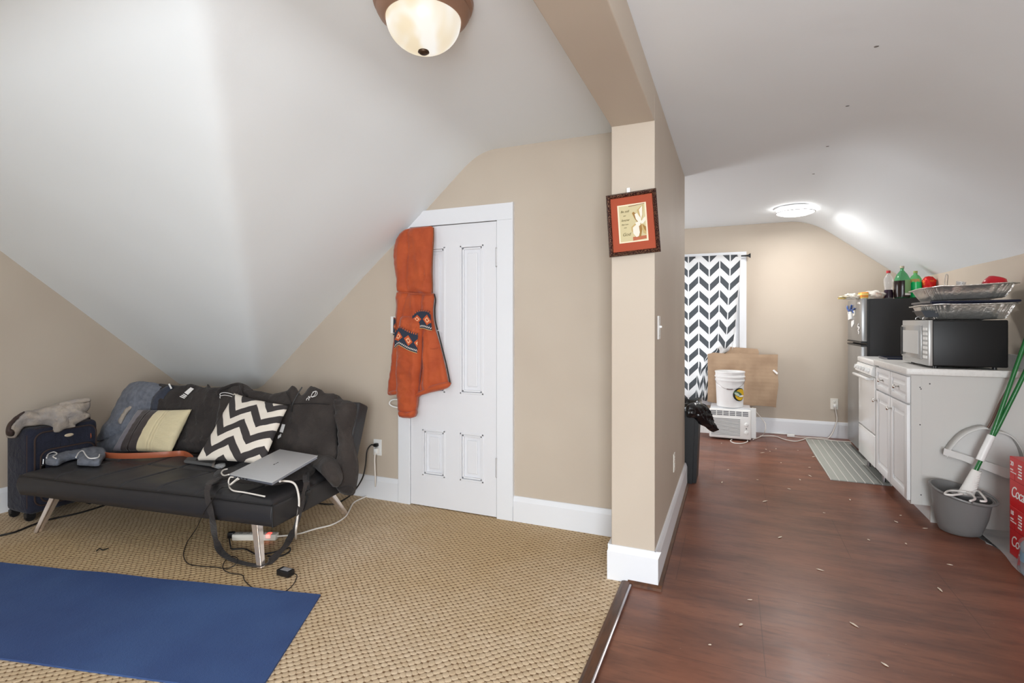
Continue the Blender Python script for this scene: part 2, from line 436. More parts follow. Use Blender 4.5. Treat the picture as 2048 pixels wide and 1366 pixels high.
bm = BM(); box(bm, -2.6, P0, CY1-.1, CY1, 0, 2.5); box(bm, -2.7, -2.6, CY1-.1, YB+.1, 0, 2.5); struct('wall_alcove', bm, M_WALL)
# wall behind the viewpoint, three openings added for the fill lights
OP = [(-3.6, -2.2), (-1.7, -.3), (.1, 1.3)]
bm = BM(); xs = [XL-.1]+[v for o in OP for v in o]+[XR+.1]
for i in range(0, len(xs), 2): box(bm, xs[i], xs[i+1], YS-.1, YS, 0, 2.5)
for a, b in OP: box(bm, a, b, YS-.1, YS, 0, .6 if a < 0 else .02); box(bm, a, b, YS-.1, YS, 2.1, 2.5)
struct('wall_behind', bm, M_WALL)
# baseboards
def baseboard(name, x0, x1, y0, y1, h=.165, side='y-'):
    bm = BM(); t = .018
    if side == 'y-': box(bm, x0, x1, y0-t, y0, 0, h-.03); prism(bm, [(x0, y0, h-.03), (x0, y0-t, h-.03), (x0, y0-t*.6, h-.008), (x0, y0-t*.35, h), (x0, y0, h)], (x1-x0, 0, 0))
    if side == 'x+': box(bm, x0, x0+t, y0, y1, 0, h-.03); prism(bm, [(x0, y0, h-.03), (x0+t, y0, h-.03), (x0+t*.6, y0, h-.008), (x0+t*.35, y0, h), (x0, y0, h)], (0, y1-y0, 0))
    if side == 'x-': box(bm, x0-t, x0, y0, y1, 0, h-.03); prism(bm, [(x0, y0, h-.03), (x0-t, y0, h-.03), (x0-t*.6, y0, h-.008), (x0-t*.35, y0, h), (x0, y0, h)], (0, y1-y0, 0))
    return struct(name, bm, M_TRIM)
baseboard('baseboard_left', XL, 0, YS, YD, .17, 'x+')
baseboard('baseboard_back', XL, -2.175, YD, 0)
baseboard('baseboard_back', -1.292, P0, YD, 0)
baseboard('baseboard_far', -2.6, XR, YB, 0, .175)
bm = BM(); t = .018; h = .175
box(bm, P0-t, P1+t, CY0-t, CY0, 0, h-.03); prism(bm, [(P0-t, CY0, h-.03), (P0-t, CY0-t, h-.03), (P0-t*.5, CY0-t*.5, h-.006), (P0-t*.3, CY0-t*.3, h), (P0-t*.3, CY0, h)], (P1-P0+2*t, 0, 0))
box(bm, P1, P1+t, CY0-.002, CY1+.01, 0, h-.03); prism(bm, [(P1, CY0-.01, h-.03), (P1+t, CY0-.01, h-.03), (P1+t*.6, CY0-.01, h-.008), (P1+t*.35, CY0-.01, h), (P1, CY0-.01, h)], (0, CY1-CY0+.02, 0))
box(bm, P0-t, P0, CY0-.002, YD-.02, 0, h)
struct('baseboard_divider', bm, M_TRIM)
bm = BM(); prism(bm, [(P1+.018, CY0-.03, 0), (P1+.034, CY0-.03, 0), (P1+.032, CY0-.03, .012), (P1+.018, CY0-.03, .022)], (0, CY1-CY0+.02, 0)); prism(bm, [(P0+.085, CY0-.018, 0), (P0+.085, CY0-.034, 0), (P0+.085, CY0-.032, .012), (P0+.085, CY0-.018, .022)], (.16, 0, 0))
struct('trim_1', bm, M_THRESH)
bm = BM(); prism(bm, [(-.500, CY0-.02, 0), (-.500, CY0-.02, .012), (-.488, CY0-.02, .016), (-.458, CY0-.02, .016), (-.455, CY0-.02, 0)], (0, -4.5, 0)); tr = struct('trim_2', bm, M_THRESH)
bm = BM(); tube(bm, [(-.452, CY0-.05, .012), (-.452, -1.5, .012)], .0065, 8, 1); struct('metal_strip', bm, M_STEEL, True, tr, 'thin steel edging strip')
# door_1
door = thing('door_1', (-1.74, YD, 0), None, None, kind='structure'); YF = 3.06
bm = BM()
box(bm, -2.173, -2.075, YF, YD, 0, 1.862, .003); box(bm, -1.408, -1.295, YF, YD, 0, 1.94, .003)
prism(bm, [(-2.173, YF, 1.860), (-2.173, YF, 1.868), (-1.985, YF, 2.026), (-1.975, YF, 2.047), (-1.295, YF, 2.047), (-1.295, YF, 1.94), (-2.075, YF, 1.94), (-2.075, YF, 1.860)], (0, .02, 0))
box(bm, -1.301, -1.291, YF-.006, YD, .1, 2.047)
struct('door_casing', bm, M_TRIM, parent=door)
bm = BM(); DX0, DX1 = -2.07, -1.412; DY = 3.068
L1_, L2_, L3_, L4_, L5_, L6_ = DX0, -1.975, -1.795, -1.68, -1.505, DX1
zs = [(.012, .22), (.54, .80), (1.79, 1.935)]
box(bm, L1_, L2_, DY, DY+.03, .012, 1.935); box(bm, L3_, L4_, DY, DY+.03, .012, 1.935); box(bm, L5_, L6_, DY, DY+.03, .012, 1.935)
for a, b in zs: box(bm, L2_, L3_, DY, DY+.03, a, b); box(bm, L4_, L5_, DY, DY+.03, a, b)
leaf = struct('door_panel', bm, M_DOOR, parent=door)
for (a, b) in ((L2_, L3_), (L4_, L5_)):
    for (c, d) in ((.22, .54), (.80, 1.79)):
        bm = BM(); box(bm, a, b, DY+.018, DY+.03, c, d)
        for k, (e, yy) in enumerate(((0.0, .0), (.014, .008))):
            for q in ((a+e, a+e+.012, c+e, d-e), (b-e-.012, b-e, c+e, d-e)): box(bm, q[0], q[1], DY+yy-.004, DY+.02, q[2], q[3], .0025)
            for q in ((c+e, c+e+.012), (d-e-.012, d-e)): box(bm, a+e, b-e, DY+yy-.004, DY+.02, q[0], q[1], .0025)
        box(bm, a+.05, b-.05, DY+.008, DY+.02, c+.05, d-.05, .004)
        struct('panel_moulding', bm, M_DOOR, parent=leaf)
for z in (.335, 1.70):
    bm = BM(); lathe(bm, [(.006, 0), (.006, .11)], (-1.409, DY-.006, z-.055), 10); lathe(bm, [(.002, -.01), (.008, -.004), (.006, 0)], (-1.409, DY-.006, z-.055), 10); lathe(bm, [(.006, .11), (.008, .115), (.002, .122)], (-1.409, DY-.006, z-.055), 10)
    struct('hinge', bm, Mat('painted_hinge', rgb(196, 196, 198), .4, .3), True, door)
# window_1 in the far wall
win = thing('window_1', ((WX0+WX1)/2, YB, WZ0), None, None, kind='structure')
bm = BM(); c = .075
box(bm, WX0-c, WX0, YB-.022, YB, WZ0, WZ1+.075, .003); box(bm, WX1, WX1+c, YB-.022, YB, WZ0, WZ1+.075, .003); box(bm, WX0, WX1, YB-.022, YB, WZ1, WZ1+.075, .003); box(bm, WX0-c-.02, WX1+c+.02, YB-.07, YB+.02, WZ0-.03, WZ0, .004); box(bm, WX0-c, WX1+c, YB-.02, YB, WZ0-.12, WZ0-.03, .003)
struct('window_casing', bm, M_TRIM, parent=win)
bm = BM(); zm = (WZ0+WZ1)/2
for a, b, y in ((WZ0, zm+.02, YB+.03), (zm-.02, WZ1, YB+.055)):
    box(bm, WX0, WX0+.045, y, y+.022, a, b); box(bm, WX1-.045, WX1, y, y+.022, a, b); box(bm, WX0+.045, WX1-.045, y, y+.022, a, a+.045); box(bm, WX0+.045, WX1-.045, y, y+.022, b-.045, b)
struct('window_frame', bm, M_TRIM, parent=win)
bm = BM(); box(bm, WX0+.045, WX1-.045, YB+.04, YB+.043, WZ0+.045, zm-.025); box(bm, WX0+.045, WX1-.045, YB+.065, YB+.068, zm+.025, WZ1-.045)
struct('pane', bm, Mat('window_glass', (1, 1, 1, 1), .02, trans=1.0, ior=1.1), parent=win)
# ------------------------------------------------------------------ ceiling lights
LX, LY = -1.003, 1.565
t = thing('ceiling_light', (LX, LY, 2.41), 'bronze rimmed dome ceiling light hanging over the carpeted side', 'ceiling light')
bm = BM(); lathe(bm, [(.10, 0), (.168, 0), (.176, -.008), (.172, -.022), (.160, -.030), (.164, -.040), (.155, -.056), (.142, -.066), (.134, -.070), (.128, -.066), (.125, -.05)], (LX, LY, 2.412), 64, cap=False)
link('rim', bm, M_ORB, t, smooth=35, label='bronze stepped rim')
g = Mat('cream_alabaster_glass', rgb(120, 114, 100), .3, spec=.4); g.coords(); nz = g.noise(5.5, 2, dist=.6)
cc = g.mix(nz.ss(.42, .62), (1, .98, .94, 1), (.90, .76, .54, 1)); g.nt.links.new(cc.k, g.b.inputs['Emission Color']); g.b.inputs['Emission Strength'].default_value = .80
bm = BM(); prof = [(.131*math.cos(a), -.066-.112*math.sin(a)) for a in [math.pi/2*k/14 for k in range(15)]]; prof[-1] = (0, prof[-1][1])
lathe(bm, prof, (LX, LY, 2.412), 64, cap=False); link('glass_dome', bm, g, t, smooth='all', label='glowing cream glass bowl')
bm = BM(); lathe(bm, [(.0, .006), (.018, .004), (.020, -.003), (.012, -.009), (0, -.011)], (LX, LY, 2.412-.178), 20); link('finial', bm, Mat('dark_bronze', rgb(70, 52, 38), .4, .6), t, smooth='all')
KX, KY = .575, 5.86
t = thing('ceiling_light', (KX, KY, 2.42), 'flush white round ceiling light with nickel ring, glowing above the kitchen', 'ceiling light')
bm = BM(); lathe(bm, [(.0, 0), (.178, 0), (.192, -.004), (.190, -.012), (.176, -.016), (.0, -.016)], (KX, KY, 2.421), 64); link('rim', bm, M_SILVER, t, smooth=35)
bm = BM(); lathe(bm, [(.165, -.014), (.165, -.05), (.155, -.062), (.12, -.074), (.06, -.081), (0, -.083)], (KX, KY, 2.421), 64, cap=False); link('diffuser', bm, glow('lit_acrylic', (1, .98, .95, 1), 9.0), t, smooth='all')
bm = BM(); P = [(KX+.172*math.cos(a), KY+.172*math.sin(a), 2.368) for a in [2*math.pi*k/64 for k in range(65)]]; tube(bm, P, .0055, 8, 1)
for a in (.4, 1.97, 3.54, 5.1): tube(bm, [(KX+.174*math.cos(a), KY+.174*math.sin(a), 2.41), (KX+.174*math.cos(a), KY+.174*math.sin(a), 2.368)], .004, 8, 1)
link('ring', bm, M_SILVER, t, smooth=True)
# ------------------------------------------------------------------ electrical plates
def plate(name, c, right, nrm, w, h, label, cat, kind, mat=M_WHITEP):
    r = Vector(right).normalized(); n = Vector(nrm).normalized(); u = Vector((0, 0, 1)); c = Vector(c)
    fr = lambda a, b, d: c+r*a+n*b+u*d
    t = thing(name, tuple(c), label, cat)
    bm = BM(); box(bm, -w/2, w/2, 0, .006, -h/2, h/2, .0025, fr=fr); link('cover_plate', bm, mat, t)
    dk = Mat('slot_dark', rgb(40, 36, 34), .6)
    if kind == 'outlet':
        for dz in (.021, -.021):
            bm = BM(); lathe(bm, [(.0165, .005), (.0165, .0075), (.0155, .008), (0, .008)], tuple(c+u*dz), 24, axis=tuple(n), sy=1.0, xdir=right); s = link('socket', bm, mat, t, smooth=True)
            bm = BM()
            for dx in (-.006, .006): box(bm, dx-.0012, dx+.0012, .0078, .0086, dz-.001, dz+.008, fr=fr)
            box(bm, -.002, .002, .0078, .0086, dz-.011, dz-.006, fr=fr); link('slots', bm, dk, s)
    else:
        bm = BM(); box(bm, -.005, .005, .004, .007, -.012, .012, fr=fr); box(bm, -.0035, .0035, .006, .018, -.001, .009, .001, fr=fr); link('toggle', bm, mat if kind == 'switch' else dk, t)
        for dz in (-.04, .04):
            bm = BM(); lathe(bm, [(.003, .005), (.003, .0068), (0, .007)], tuple(c+u*dz), 10, axis=tuple(n)); link('screw', bm, M_STEEL, t)
    return t
plate('wall_outlet', (-2.36, YD-.001, .375), (1, 0, 0), (0, -1, 0), .07, .115, 'white outlet plate with plugs, low beside the narrow white door', 'outlet', 'outlet')
plate('light_switch', (-2.21, YD-.001, 1.26), (1, 0, 0), (0, -1, 0), .07, .118, 'white light switch plate half behind the orange hoodie', 'light switch', 'switch')
plate('light_switch', (P1+.001, 2.695, 1.252), (0, 1, 0), (1, 0, 0), .07, .118, 'narrow seen white light switch on the divider below the picture', 'light switch', 'switch')
plate('wall_outlet', (P1+.001, 3.44, .39), (0, 1, 0), (1, 0, 0), .07, .115, 'empty ivory outlet plate low on the divider above its baseboard', 'outlet', 'outlet', M_OFFW)
plate('wall_outlet', (1.035, YB-.001, .375), (1, 0, 0), (0, -1, 0), .075, .12, 'ivory outlet plate on the far kitchen wall left of the refrigerator', 'outlet', 'outlet', M_OFFW)
# ------------------------------------------------------------------ yoga mat
mm = Mat('blue_yoga_foam', rgb(36, 66, 140), .7, spec=.35); mm.world(); mm.color(mm.mix(mm.noise(2.0, 3).ss(.3, .7), rgb(54, 76, 124), rgb(64, 90, 138))); mm.bump(mm.noise(220, 2)+mm.noise(60, 3)*1.2, .0018, .7)
bm = BM(); a = Vector((-1.762, 1.875)); d = Vector((-1.792, -.41)).normalized(); nn = Vector((d.y, -d.x)); nn = nn if nn.y < 0 else -nn
W_, L_ = .60, 2.35; g = []
for i in range(60):
    row = []
    for j in range(16):
        p = a+d*(L_*i/59)+nn*(W_*j/15)+Vector((-.06*j/15+.20*j/15, 0))
        wv = .0035*noise.noise(Vector((p.x*4, p.y*4, 1)))+.002
        row.append(bm.verts.new((p.x, p.y, .0125+wv)))
    g.append(row)
for i in range(59):
    for j in range(15): bm.faces.new((g[i][j], g[i+1][j], g[i+1][j+1], g[i][j+1]))
r = bmesh.ops.extrude_face_region(bm, geom=bm.faces[:])
for v in r['geom']:
    if isinstance(v, bmesh.types.BMVert): v.co.z = .0065
bmesh.ops.recalc_face_normals(bm, faces=bm.faces[:]); link('yoga_mat', bm, mm, None, 'blue foam yoga mat lying flat on the tan carpet', 'yoga mat', smooth=30)
# ------------------------------------------------------------------ sofa bed
SU = Vector((.9923, .1236, 0)); SV = Vector((-.1236, .9923, 0)); SO = Vector((-3.941, 1.714, 0)); SZ = .38; SL = 1.82
def so(u, v, z): return SO+SU*u+SV*v+Vector((0, 0, z))
sofa = thing('sofa_bed', tuple(so(.9, .4, 0)), 'armless black sofa bed with chrome legs, covered in clothes', 'sofa bed')
bm = BM(); nx, ny = 300, 60; g = []
seams = [.26*k+.02 for k in range(1, 7)]
for j in range(ny+1):
    row = []
    for i in range(nx+1):
        u = SL*i/nx; v = .66*j/ny
        du = min(u, SL-u); dv = min(v, .66-v); e = min(du, dv)
        z = SZ-.030*math.exp(-e/.022)*(1 if e < .1 else 0)
        for s in seams: z -= .012*math.exp(-((u-s-.05*math.sin(v*4.5))/.008)**2)*min(1, v/.03)-.004*math.exp(-((u-s-.05*math.sin(v*4.5))/.05)**2)
        z -= .008*math.exp(-((v-.34)/.012)**2)
        z += .004*noise.noise(Vector((u*5, v*5, 0)))
        row.append(bm.verts.new(so(u, v, z)))
    g.append(row)
for j in range(ny):
    for i in range(nx): bm.faces.new((g[j][i], g[j][i+1], g[j+1][i+1], g[j+1][i]))
bd = [g[0][i] for i in range(nx+1)]+[g[j][nx] for j in range(1, ny+1)]+[g[ny][i] for i in range(nx-1, -1, -1)]+[g[j][0] for j in range(ny-1, 0, -1)]
prev = bd
for z, out in ((SZ-.045, .006), (SZ-.08, .010), (.275, .006), (.245, -.002), (.240, -.02)):
    cur = []
    for v in bd:
        l = v.co-SO; u = l.dot(SU); w = l.dot(SV)
        u2 = min(max(u, 0), SL); cu, cv = SL/2, .33
        du = (-1 if u <= 1e-4 else (1 if u >= SL-1e-4 else 0)); dv = (-1 if w <= 1e-4 else (1 if w >= .66-1e-4 else 0))
        cur.append(bm.verts.new(so(u+du*out, w+dv*out, z)))
    for k in range(len(bd)): bm.faces.new((prev[k], cur[k], cur[(k+1) % len(bd)], prev[(k+1) % len(bd)]))
    prev = cur
bm.faces.new(prev)
bmesh.ops.recalc_face_normals(bm, faces=bm.faces[:]); seat = link('seat', bm, M_SOFA, sofa, smooth='all')
bm = BM(); tube(bm, [so(0.004, 0, SZ-.022), so(.6, -.004, SZ-.026), so(1.2, -.004, SZ-.022), so(SL-.004, 0, SZ-.026)], .0045, 8, 6); tube(bm, [so(SL, 0, SZ-.024), so(SL+.004, .3, SZ-.022), so(SL, .66, SZ-.024)], .0045, 8, 6); tube(bm, [so(0, 0, SZ-.024), so(-.004, .3, SZ-.022), so(0, .66, SZ-.024)], .0045, 8, 6); tube(bm, [so(SL+.003, -.004, SZ-.03), so(SL+.004, -.004, .245)], .003, 6, 1)
link('piping', bm, M_BLACKP, seat, smooth=True)
BT = (SV*.3796+Vector((0, 0, .9253))).normalized(); BN = (-SV*.9253+Vector((0, 0, .3796))).normalized(); B0 = so(0, .645, .375)
def bk(u, n, s): return B0+SU*u+BN*n+BT*s
bm = BM()
for k in range(7): box(bm, SL*k/7, SL*(k+1)/7-.002, -.115, 0, .0, .415, .018, 3, fr=lambda a, b, c: bk(a, b, c))
link('backrest', bm, M_SOFA, sofa, smooth=40)
bm = BM(); tube(bm, [so(.15, .15, .232), so(.15, .62, .232)], .012, 8, 1); tube(bm, [so(SL-.15, .15, .232), so(SL-.15, .62, .232)], .012, 8, 1); tube(bm, [so(.15, .6, .23), so(SL-.15, .6, .23)], .012, 8, 1); link('frame', bm, M_BLACKP, sofa, smooth=True)
def leg(ut, vt, ub, vb, w=.020):
    bm = BM(); a = so(ut, vt, .245); b = so(ub, vb, .008); pts = []
    for p, ww in ((a, w), (b, w*.72)): pts.append((p-SU*ww, p+SU*ww))
    q = [pts[0][0], pts[0][1], pts[1][1], pts[1][0]]
    prism(bm, q, SV*.012, bev=.002)
    p2 = [a+SU*w-SV*0, a+SU*(w)+SV*.045, b+SU*(w*.72)+SV*.030, b+SU*w*.72]
    prism(bm, p2, -SU*.006, bev=.0015); return bm
M_LEG = Mat('polished_leg', rgb(226, 214, 204), .22, .8)
for a in ((1.625, .085, 1.705, .035), (.16, .085, .075, .035), (1.66, .62, 1.70, .80), (.16, .62, .08, .80)): link('leg', leg(*a), M_LEG, sofa, smooth=20)
# where a line of sight first meets the sofa: front, seat, side or backrest
def drape(px, py, mode=None):
    d = ray(px, py)
    q = onplane(px, py, B0, BN); s = (q-B0).dot(BT); u = (q-SO).dot(SU)
    if mode == 'back' or s >= .01 and mode != 'seat': return q, BN.copy(), (u, s)
    q2 = onz(px, py, SZ); l = q2-SO; u2 = l.dot(SU); v2 = l.dot(SV)
    if (u2 <= SL+.012 and v2 >= -.012) or mode == 'seat':
        return q2, Vector((0, 0, 1)), (u2, v2-.64)
    if u2 > SL+.012:
        p = so(SL+.014, 0, 0); q3 = onplane(px, py, p, SU); return q3, SU.copy(), ((q3-SO).dot(SU)+(SZ-q3.z), (q3-SO).dot(SV)-.64)
    q3 = onplane(px, py, so(0, -.014, 0), -SV); return q3, -SV, ((q3-SO).dot(SU), -.64-(SZ-q3.z))
dback = lambda x, y: drape(x, y, 'back')
dseat = lambda x, y: drape(x, y, 'seat')
def dseat2(x, y): q = onz(x, y, SZ+.045); return q, Vector((0, 0, 1)), (q.x, q.y)
# ------------------------------------------------------------------ clothes on the sofa
den = thing('denim_jacket', tuple(bk(.05, .02, .0)), 'faded blue grey denim jacket draped over the left end of the black sofa bed', 'jacket')
link('jacket_body', sheet([(318, 768), (300, 765), (280, 763), (262, 768), (252, 778), (244, 790), (234, 812), (224, 830), (209, 855), (198, 876), (192, 884), (215, 878), (250, 862), (292, 832), (318, 800), (330, 780)], dback, 4.5, .012, .028, 12, .01, [(300, 780, 215, 865, 5, .010), (285, 772, 240, 830, 4, .008), (262, 775, 232, 830, 4, .006)], .006, .05, 1), M_DENIM, den, smooth='all')
link('jacket_body', sheet([(320, 790), (303, 782), (292, 800), (265, 836), (235, 862), (206, 880), (184, 895), (196, 906), (238, 906), (285, 900), (320, 870), (326, 820)], dback, 4.5, .005, .02, 12, .01, [(300, 800, 250, 850, 5, .010), (296, 800, 300, 860, 3, .008)], .006, .06, 2), M_DENIM, den, smooth='all')
link('lapel', sheet([(268, 812), (273, 817), (266, 826), (258, 838), (252, 850), (247, 846), (255, 832)], dback, 3, .045, .006, 5, .01, smooth=2), M_JEANG, den, smooth='all', label='pale turned lapel edge')
bm = BM()
link('sleeve', sheet([(92, 918), (94, 911), (104, 904), (122, 902), (140, 897), (165, 893), (186, 890), (206, 894), (212, 902), (206, 910), (198, 921), (176, 921), (154, 919), (160, 911), (150, 908), (128, 914), (114, 921)], dseat2, 4, -.008, .014, 6, .025, [(100, 914, 135, 904, 4, .006), (160, 905, 190, 900, 4, .006)], .003, .09, 3), M_DENIM, den, smooth='all')
for pl in ([(93, 919), (97, 911), (108, 907), (114, 911), (106, 916), (112, 920)], [(152, 918), (158, 908), (166, 905), (172, 914), (180, 920), (196, 918), (199, 912)]):
    bm = BM(); tube(bm, [dseat2(x, y)[0]+Vector((0, 0, .010)) for x, y in pl], .0035, 6, 5); link('cuff_hem', bm, M_WHITEI, den, smooth=True, label='white stitched frayed hem')
sw = thing('slate_shirt', tuple(bk(.3, .05, .2)), 'dark slate blue shirt sleeve showing between the denim jacket and black shirt', 'shirt')
link('sleeve', sheet([(311, 820), (313, 800), (325, 786), (343, 775), (352, 776), (338, 796), (328, 820), (320, 832)], dback, 4, .038, .02, 8, .02, amp=.004, seed=5), M_DENIMI, sw, smooth='all')
bt = thing('black_shirt', tuple(bk(.6, .03, 0)), 'black shirt with white size stickers on the sofa back, behind the cream striped pillow', 'shirt')
link('shirt_body', sheet([(300, 776), (318, 768), (334, 769), (350, 771), (368, 772), (385, 769), (400, 773), (412, 776), (417, 769), (423, 776), (436, 775), (455, 774), (472, 778), (470, 800), (455, 830), (448, 860), (440, 893), (410, 903), (370, 906), (330, 902), (302, 880), (300, 820)], dback, 5, .010, .03, 14, .01,
     [(330, 800, 322, 870, 4, .012), (395, 790, 385, 900, 4, .016), (408, 780, 402, 900, 4, .014), (425, 782, 415, 895, 4, .016), (440, 785, 436, 870, 4, .012), (372, 815, 366, 880, 4, .010), (350, 785, 345, 820, 6, .008), (370, 888, 432, 882, 5, .022), (355, 897, 420, 897, 4, .014)], .007, .05, 9, stretch=(1.6, .5)), M_BLACKT, bt, smooth='all')
def sticker(par, q, off, mat=M_WHITEI, nm='size_sticker', lab='white printed size sticker'):
    bm = BM(); V = [drape(x, y, 'back')[0]+BN*off for x, y in q]; prism(bm, V, BN*.0015); return link(nm, bm, mat, par, label=lab)
sticker(bt, [(380.5, 789), (393, 778.5), (399.5, 781.5), (387.5, 793.5)], .052)
for dx in (0, 3.6, 7.2): sticker(bt, [(371+dx*.9, 797-dx*.6), (372.6+dx*.9, 795.5-dx*.6), (382+dx*.6, 799.5-dx*.6), (380.5+dx*.6, 801-dx*.6)], .052, nm='sticker_bar')
sticker(bt, [(347, 771.5), (350, 770.5), (355, 780), (352, 781.5)], .046)
# middle black hoodie with ring collar
mh = thing('black_hoodie', tuple(bk(.95, .03, 0)), 'black crumpled hoodie with round collar behind the zigzag pillow', 'hoodie')
link('hoodie_body', sheet([(448, 782), (455, 775), (470, 772), (485, 768), (497, 772), (510, 782), (526, 785), (540, 788), (556, 792), (575, 800), (580, 830), (565, 880), (540, 905), (500, 912), (450, 905), (437, 880), (440, 840), (446, 810)], dback, 5, .03, .028, 14, .02,
     [(506, 785, 522, 808, 4, .02), (530, 790, 545, 850, 5, .012), (545, 795, 560, 870, 5, .012), (500, 780, 515, 800, 4, .014), (450, 800, 446, 870, 5, .01)], .008, .05, 11), M_BLACKG, mh, smooth='all')
bm = BM(); P = [drape(x, y, 'back')[0]+BN*o for x, y, o in ((452, 796, .07), (451, 786, .06), (460, 779, .045), (476, 772, .035), (487, 772, .035), (493, 780, .05), (495, 790, .068), (503, 800, .075), (516, 808, .07))]
tube(bm, P, .012, 8, 6); link('collar', bm, M_BLACKF, mh, smooth='all')
bm = BM()
for dy in (0, 5): tube(bm, [drape(x, y+dy, 'back')[0]+BN*.078 for x, y in ((457, 797), (457, 793), (464, 791), (474, 792), (484, 795), (492, 794))], .0022, 6, 5)
link('neck_tape', bm, M_WHITEI, mh, smooth=True, label='white edged neck tape')
# right black hoodie
rh = thing('black_sweatshirt', tuple(bk(1.45, .03, 0)), 'black half zip sweatshirt with white chest logo over the sofa bed right end', 'sweatshirt')
link('shirt_body', sheet([(540, 798), (549, 792), (565, 787), (582, 783), (588, 776), (594, 774), (600, 780), (606, 790), (612, 793), (618, 785), (624, 776), (629, 774), (640, 777), (648, 781), (658, 789), (674, 789), (682, 797), (680, 830), (679, 870), (681, 920), (677, 948), (670, 964), (661, 975), (652, 966), (643, 957), (625, 941), (600, 935), (560, 925), (530, 925), (516, 908), (530, 885), (545, 850), (545, 820)], drape, 4.5, .045, .035, 12, .03,
     [(603, 815, 600, 850, 4, .012), (604, 830, 618, 890, 5, .014), (640, 885, 676, 862, 3, .010), (612, 890, 598, 920, 5, .012), (648, 880, 655, 950, 6, .012), (560, 830, 548, 900, 5, .014), (575, 840, 565, 900, 5, .012), (620, 900, 650, 955, 5, .014)], .008, .045, 15, relax=2), M_BLACKG, rh, smooth='all')
link('sleeve', sheet([(674, 790), (687, 801), (702, 803), (713, 811), (713, 830), (708, 850), (704, 868), (709, 897), (715, 923), (715, 950), (708, 986), (696, 990), (684, 982), (682, 955), (678, 930), (681, 890), (676, 850), (672, 815)], dback, 4.5, .02, .075, 9, .03,
     [(676, 832, 700, 850, 3, .016), (684, 840, 706, 880, 4, .018), (690, 850, 712, 920, 4, .014), (686, 900, 694, 980, 5, .016), (700, 900, 702, 985, 4, .012)], .008, .06, 17), M_BLACKG, rh, smooth='all')
link('cuff', sheet([(683, 972), (709, 970), (709, 987), (697, 991), (684, 984)], dback, 3.5, .035, .075, 6, .03, amp=.003), M_BLACKF, rh, smooth='all')
bm = BM(); tube(bm, [drape(x, y, 'back')[0]+BN*.098 for x, y in ((592, 792), (598, 806), (602, 817))], .003, 6, 4); tube(bm, [drape(x, y, 'back')[0]+BN*.098 for x, y in ((622, 782), (612, 798), (603, 816), (602, 830))], .004, 6, 4); tube(bm, [drape(x, y, 'back')[0]+BN*.095 for x, y in ((560, 824), (580, 818), (602, 815), (640, 814), (676, 816))], .0025, 6, 4); link('zip_placket', bm, M_BLACKP, rh, smooth=True)
def backstroke(par, nm, pts, r, off, mat, n=5, label=None):
    bm = BM()
    for P in pts: tube(bm, [drape(x, y, 'back')[0]+BN*off for x, y in P], r, 6, n)
    return link(nm, bm, mat, par, smooth=True, label=label)
backstroke(rh, 'chest_logo', [[(640, 801), (642, 795), (647, 790.5), (649, 793), (646, 799), (641, 801)], [(641, 802), (648, 800), (652, 795), (650, 790), (643, 792)], [(634, 803), (636, 800), (637, 804), (639, 800)], [(631, 808), (632, 804), (636, 806), (635, 808)]], .0016, .1, M_WHITEI, label='small white round emblem and lettering')
sticker(rh, [(583, 854), (589, 855), (584.5, 871), (578, 869)], .096, nm='hang_tag', lab='white hang tag')
for k in range(3): sticker(rh, [(574.5+k*2.2, 882-k*1.5), (575.8+k*2.2, 876-k*1.5), (577.2+k*2.2, 876.5-k*1.5), (576+k*2.2, 883-k*1.5)], .096, nm='tag_bar')
backstroke(rh, 'tag_cord', [[(590, 832), (587, 842), (586, 854)]], .0015, .098, M_BLACKP)
# ------------------------------------------------------------------ pillows
def bkpt(x, y, off): return onplane(x, y, B0+BN*off, BN)
pm = Mat('striped_satin', rgb(220, 205, 165), .5, sheen=.2); pm.coords('UV'); tc = pm.nt.nodes.new('ShaderNodeTexCoord')
sp = pm.nt.nodes.new('ShaderNodeSeparateXYZ'); pm.nt.links.new(tc.outputs['UV'], sp.inputs[0]); a = X(pm.nt, sp.outputs[0]); b = X(pm.nt, sp.outputs[1])
col = pm.mix(a.gt(-.66), rgb(122, 118, 126), rgb(62, 54, 54)); col = pm.mix(((a*1.0+.40).abs()).lt(.05), col, rgb(38, 28, 28)); col = pm.mix(a.gt(-.10), col, rgb(218, 205, 168))
rib = (((a*62.0).sin())*.5+.5)*a.gt(.18)*a.lt(.42); col = pm.mix(rib*.25, col, rgb(190, 172, 130)); pm.color(col)
pm.bump(rib*1.0+(((a+.4)*70).sin())*((a+.40).abs().lt(.08))*.8+pm.noise(120, 2, tc.outputs['UV'])*.2+(pm.noise(9, 2, pm.vec(a*.6, b*5.0, 0.0)))*a.gt(.4)*2.5, .003, .6)
pil = [bkpt(276, 819, .085), bkpt(384, 818.5, .075), bkpt(342, 907, .105), bkpt(223, 903, .12)]
link('striped_pillow', pillow(pil, .055, 34, .04, 3), pm, None, 'cream and brown striped satin throw pillow leaning on the sofa bed', 'pillow', smooth='all')
zm_ = Mat('zigzag_cotton', rgb(228, 220, 208), .85); tc = zm_.nt.nodes.new('ShaderNodeTexCoord'); sp = zm_.nt.nodes.new('ShaderNodeSeparateXYZ'); zm_.nt.links.new(tc.outputs['UV'], sp.inputs[0]); zm_.tc = tc.outputs['UV']
a = X(zm_.nt, sp.outputs[0]); b = X(zm_.nt, sp.outputs[1])
ang = .16; q = a*math.cos(ang)+b*math.sin(ang); r = b*math.cos(ang)-a*math.sin(ang); q = q+zm_.noise(2.5, 1)*.08
tri = ((q/1.0).fract()*2.0-1.0).abs()
st = ((r*1.0+tri*.42)/.56+.18).fract()
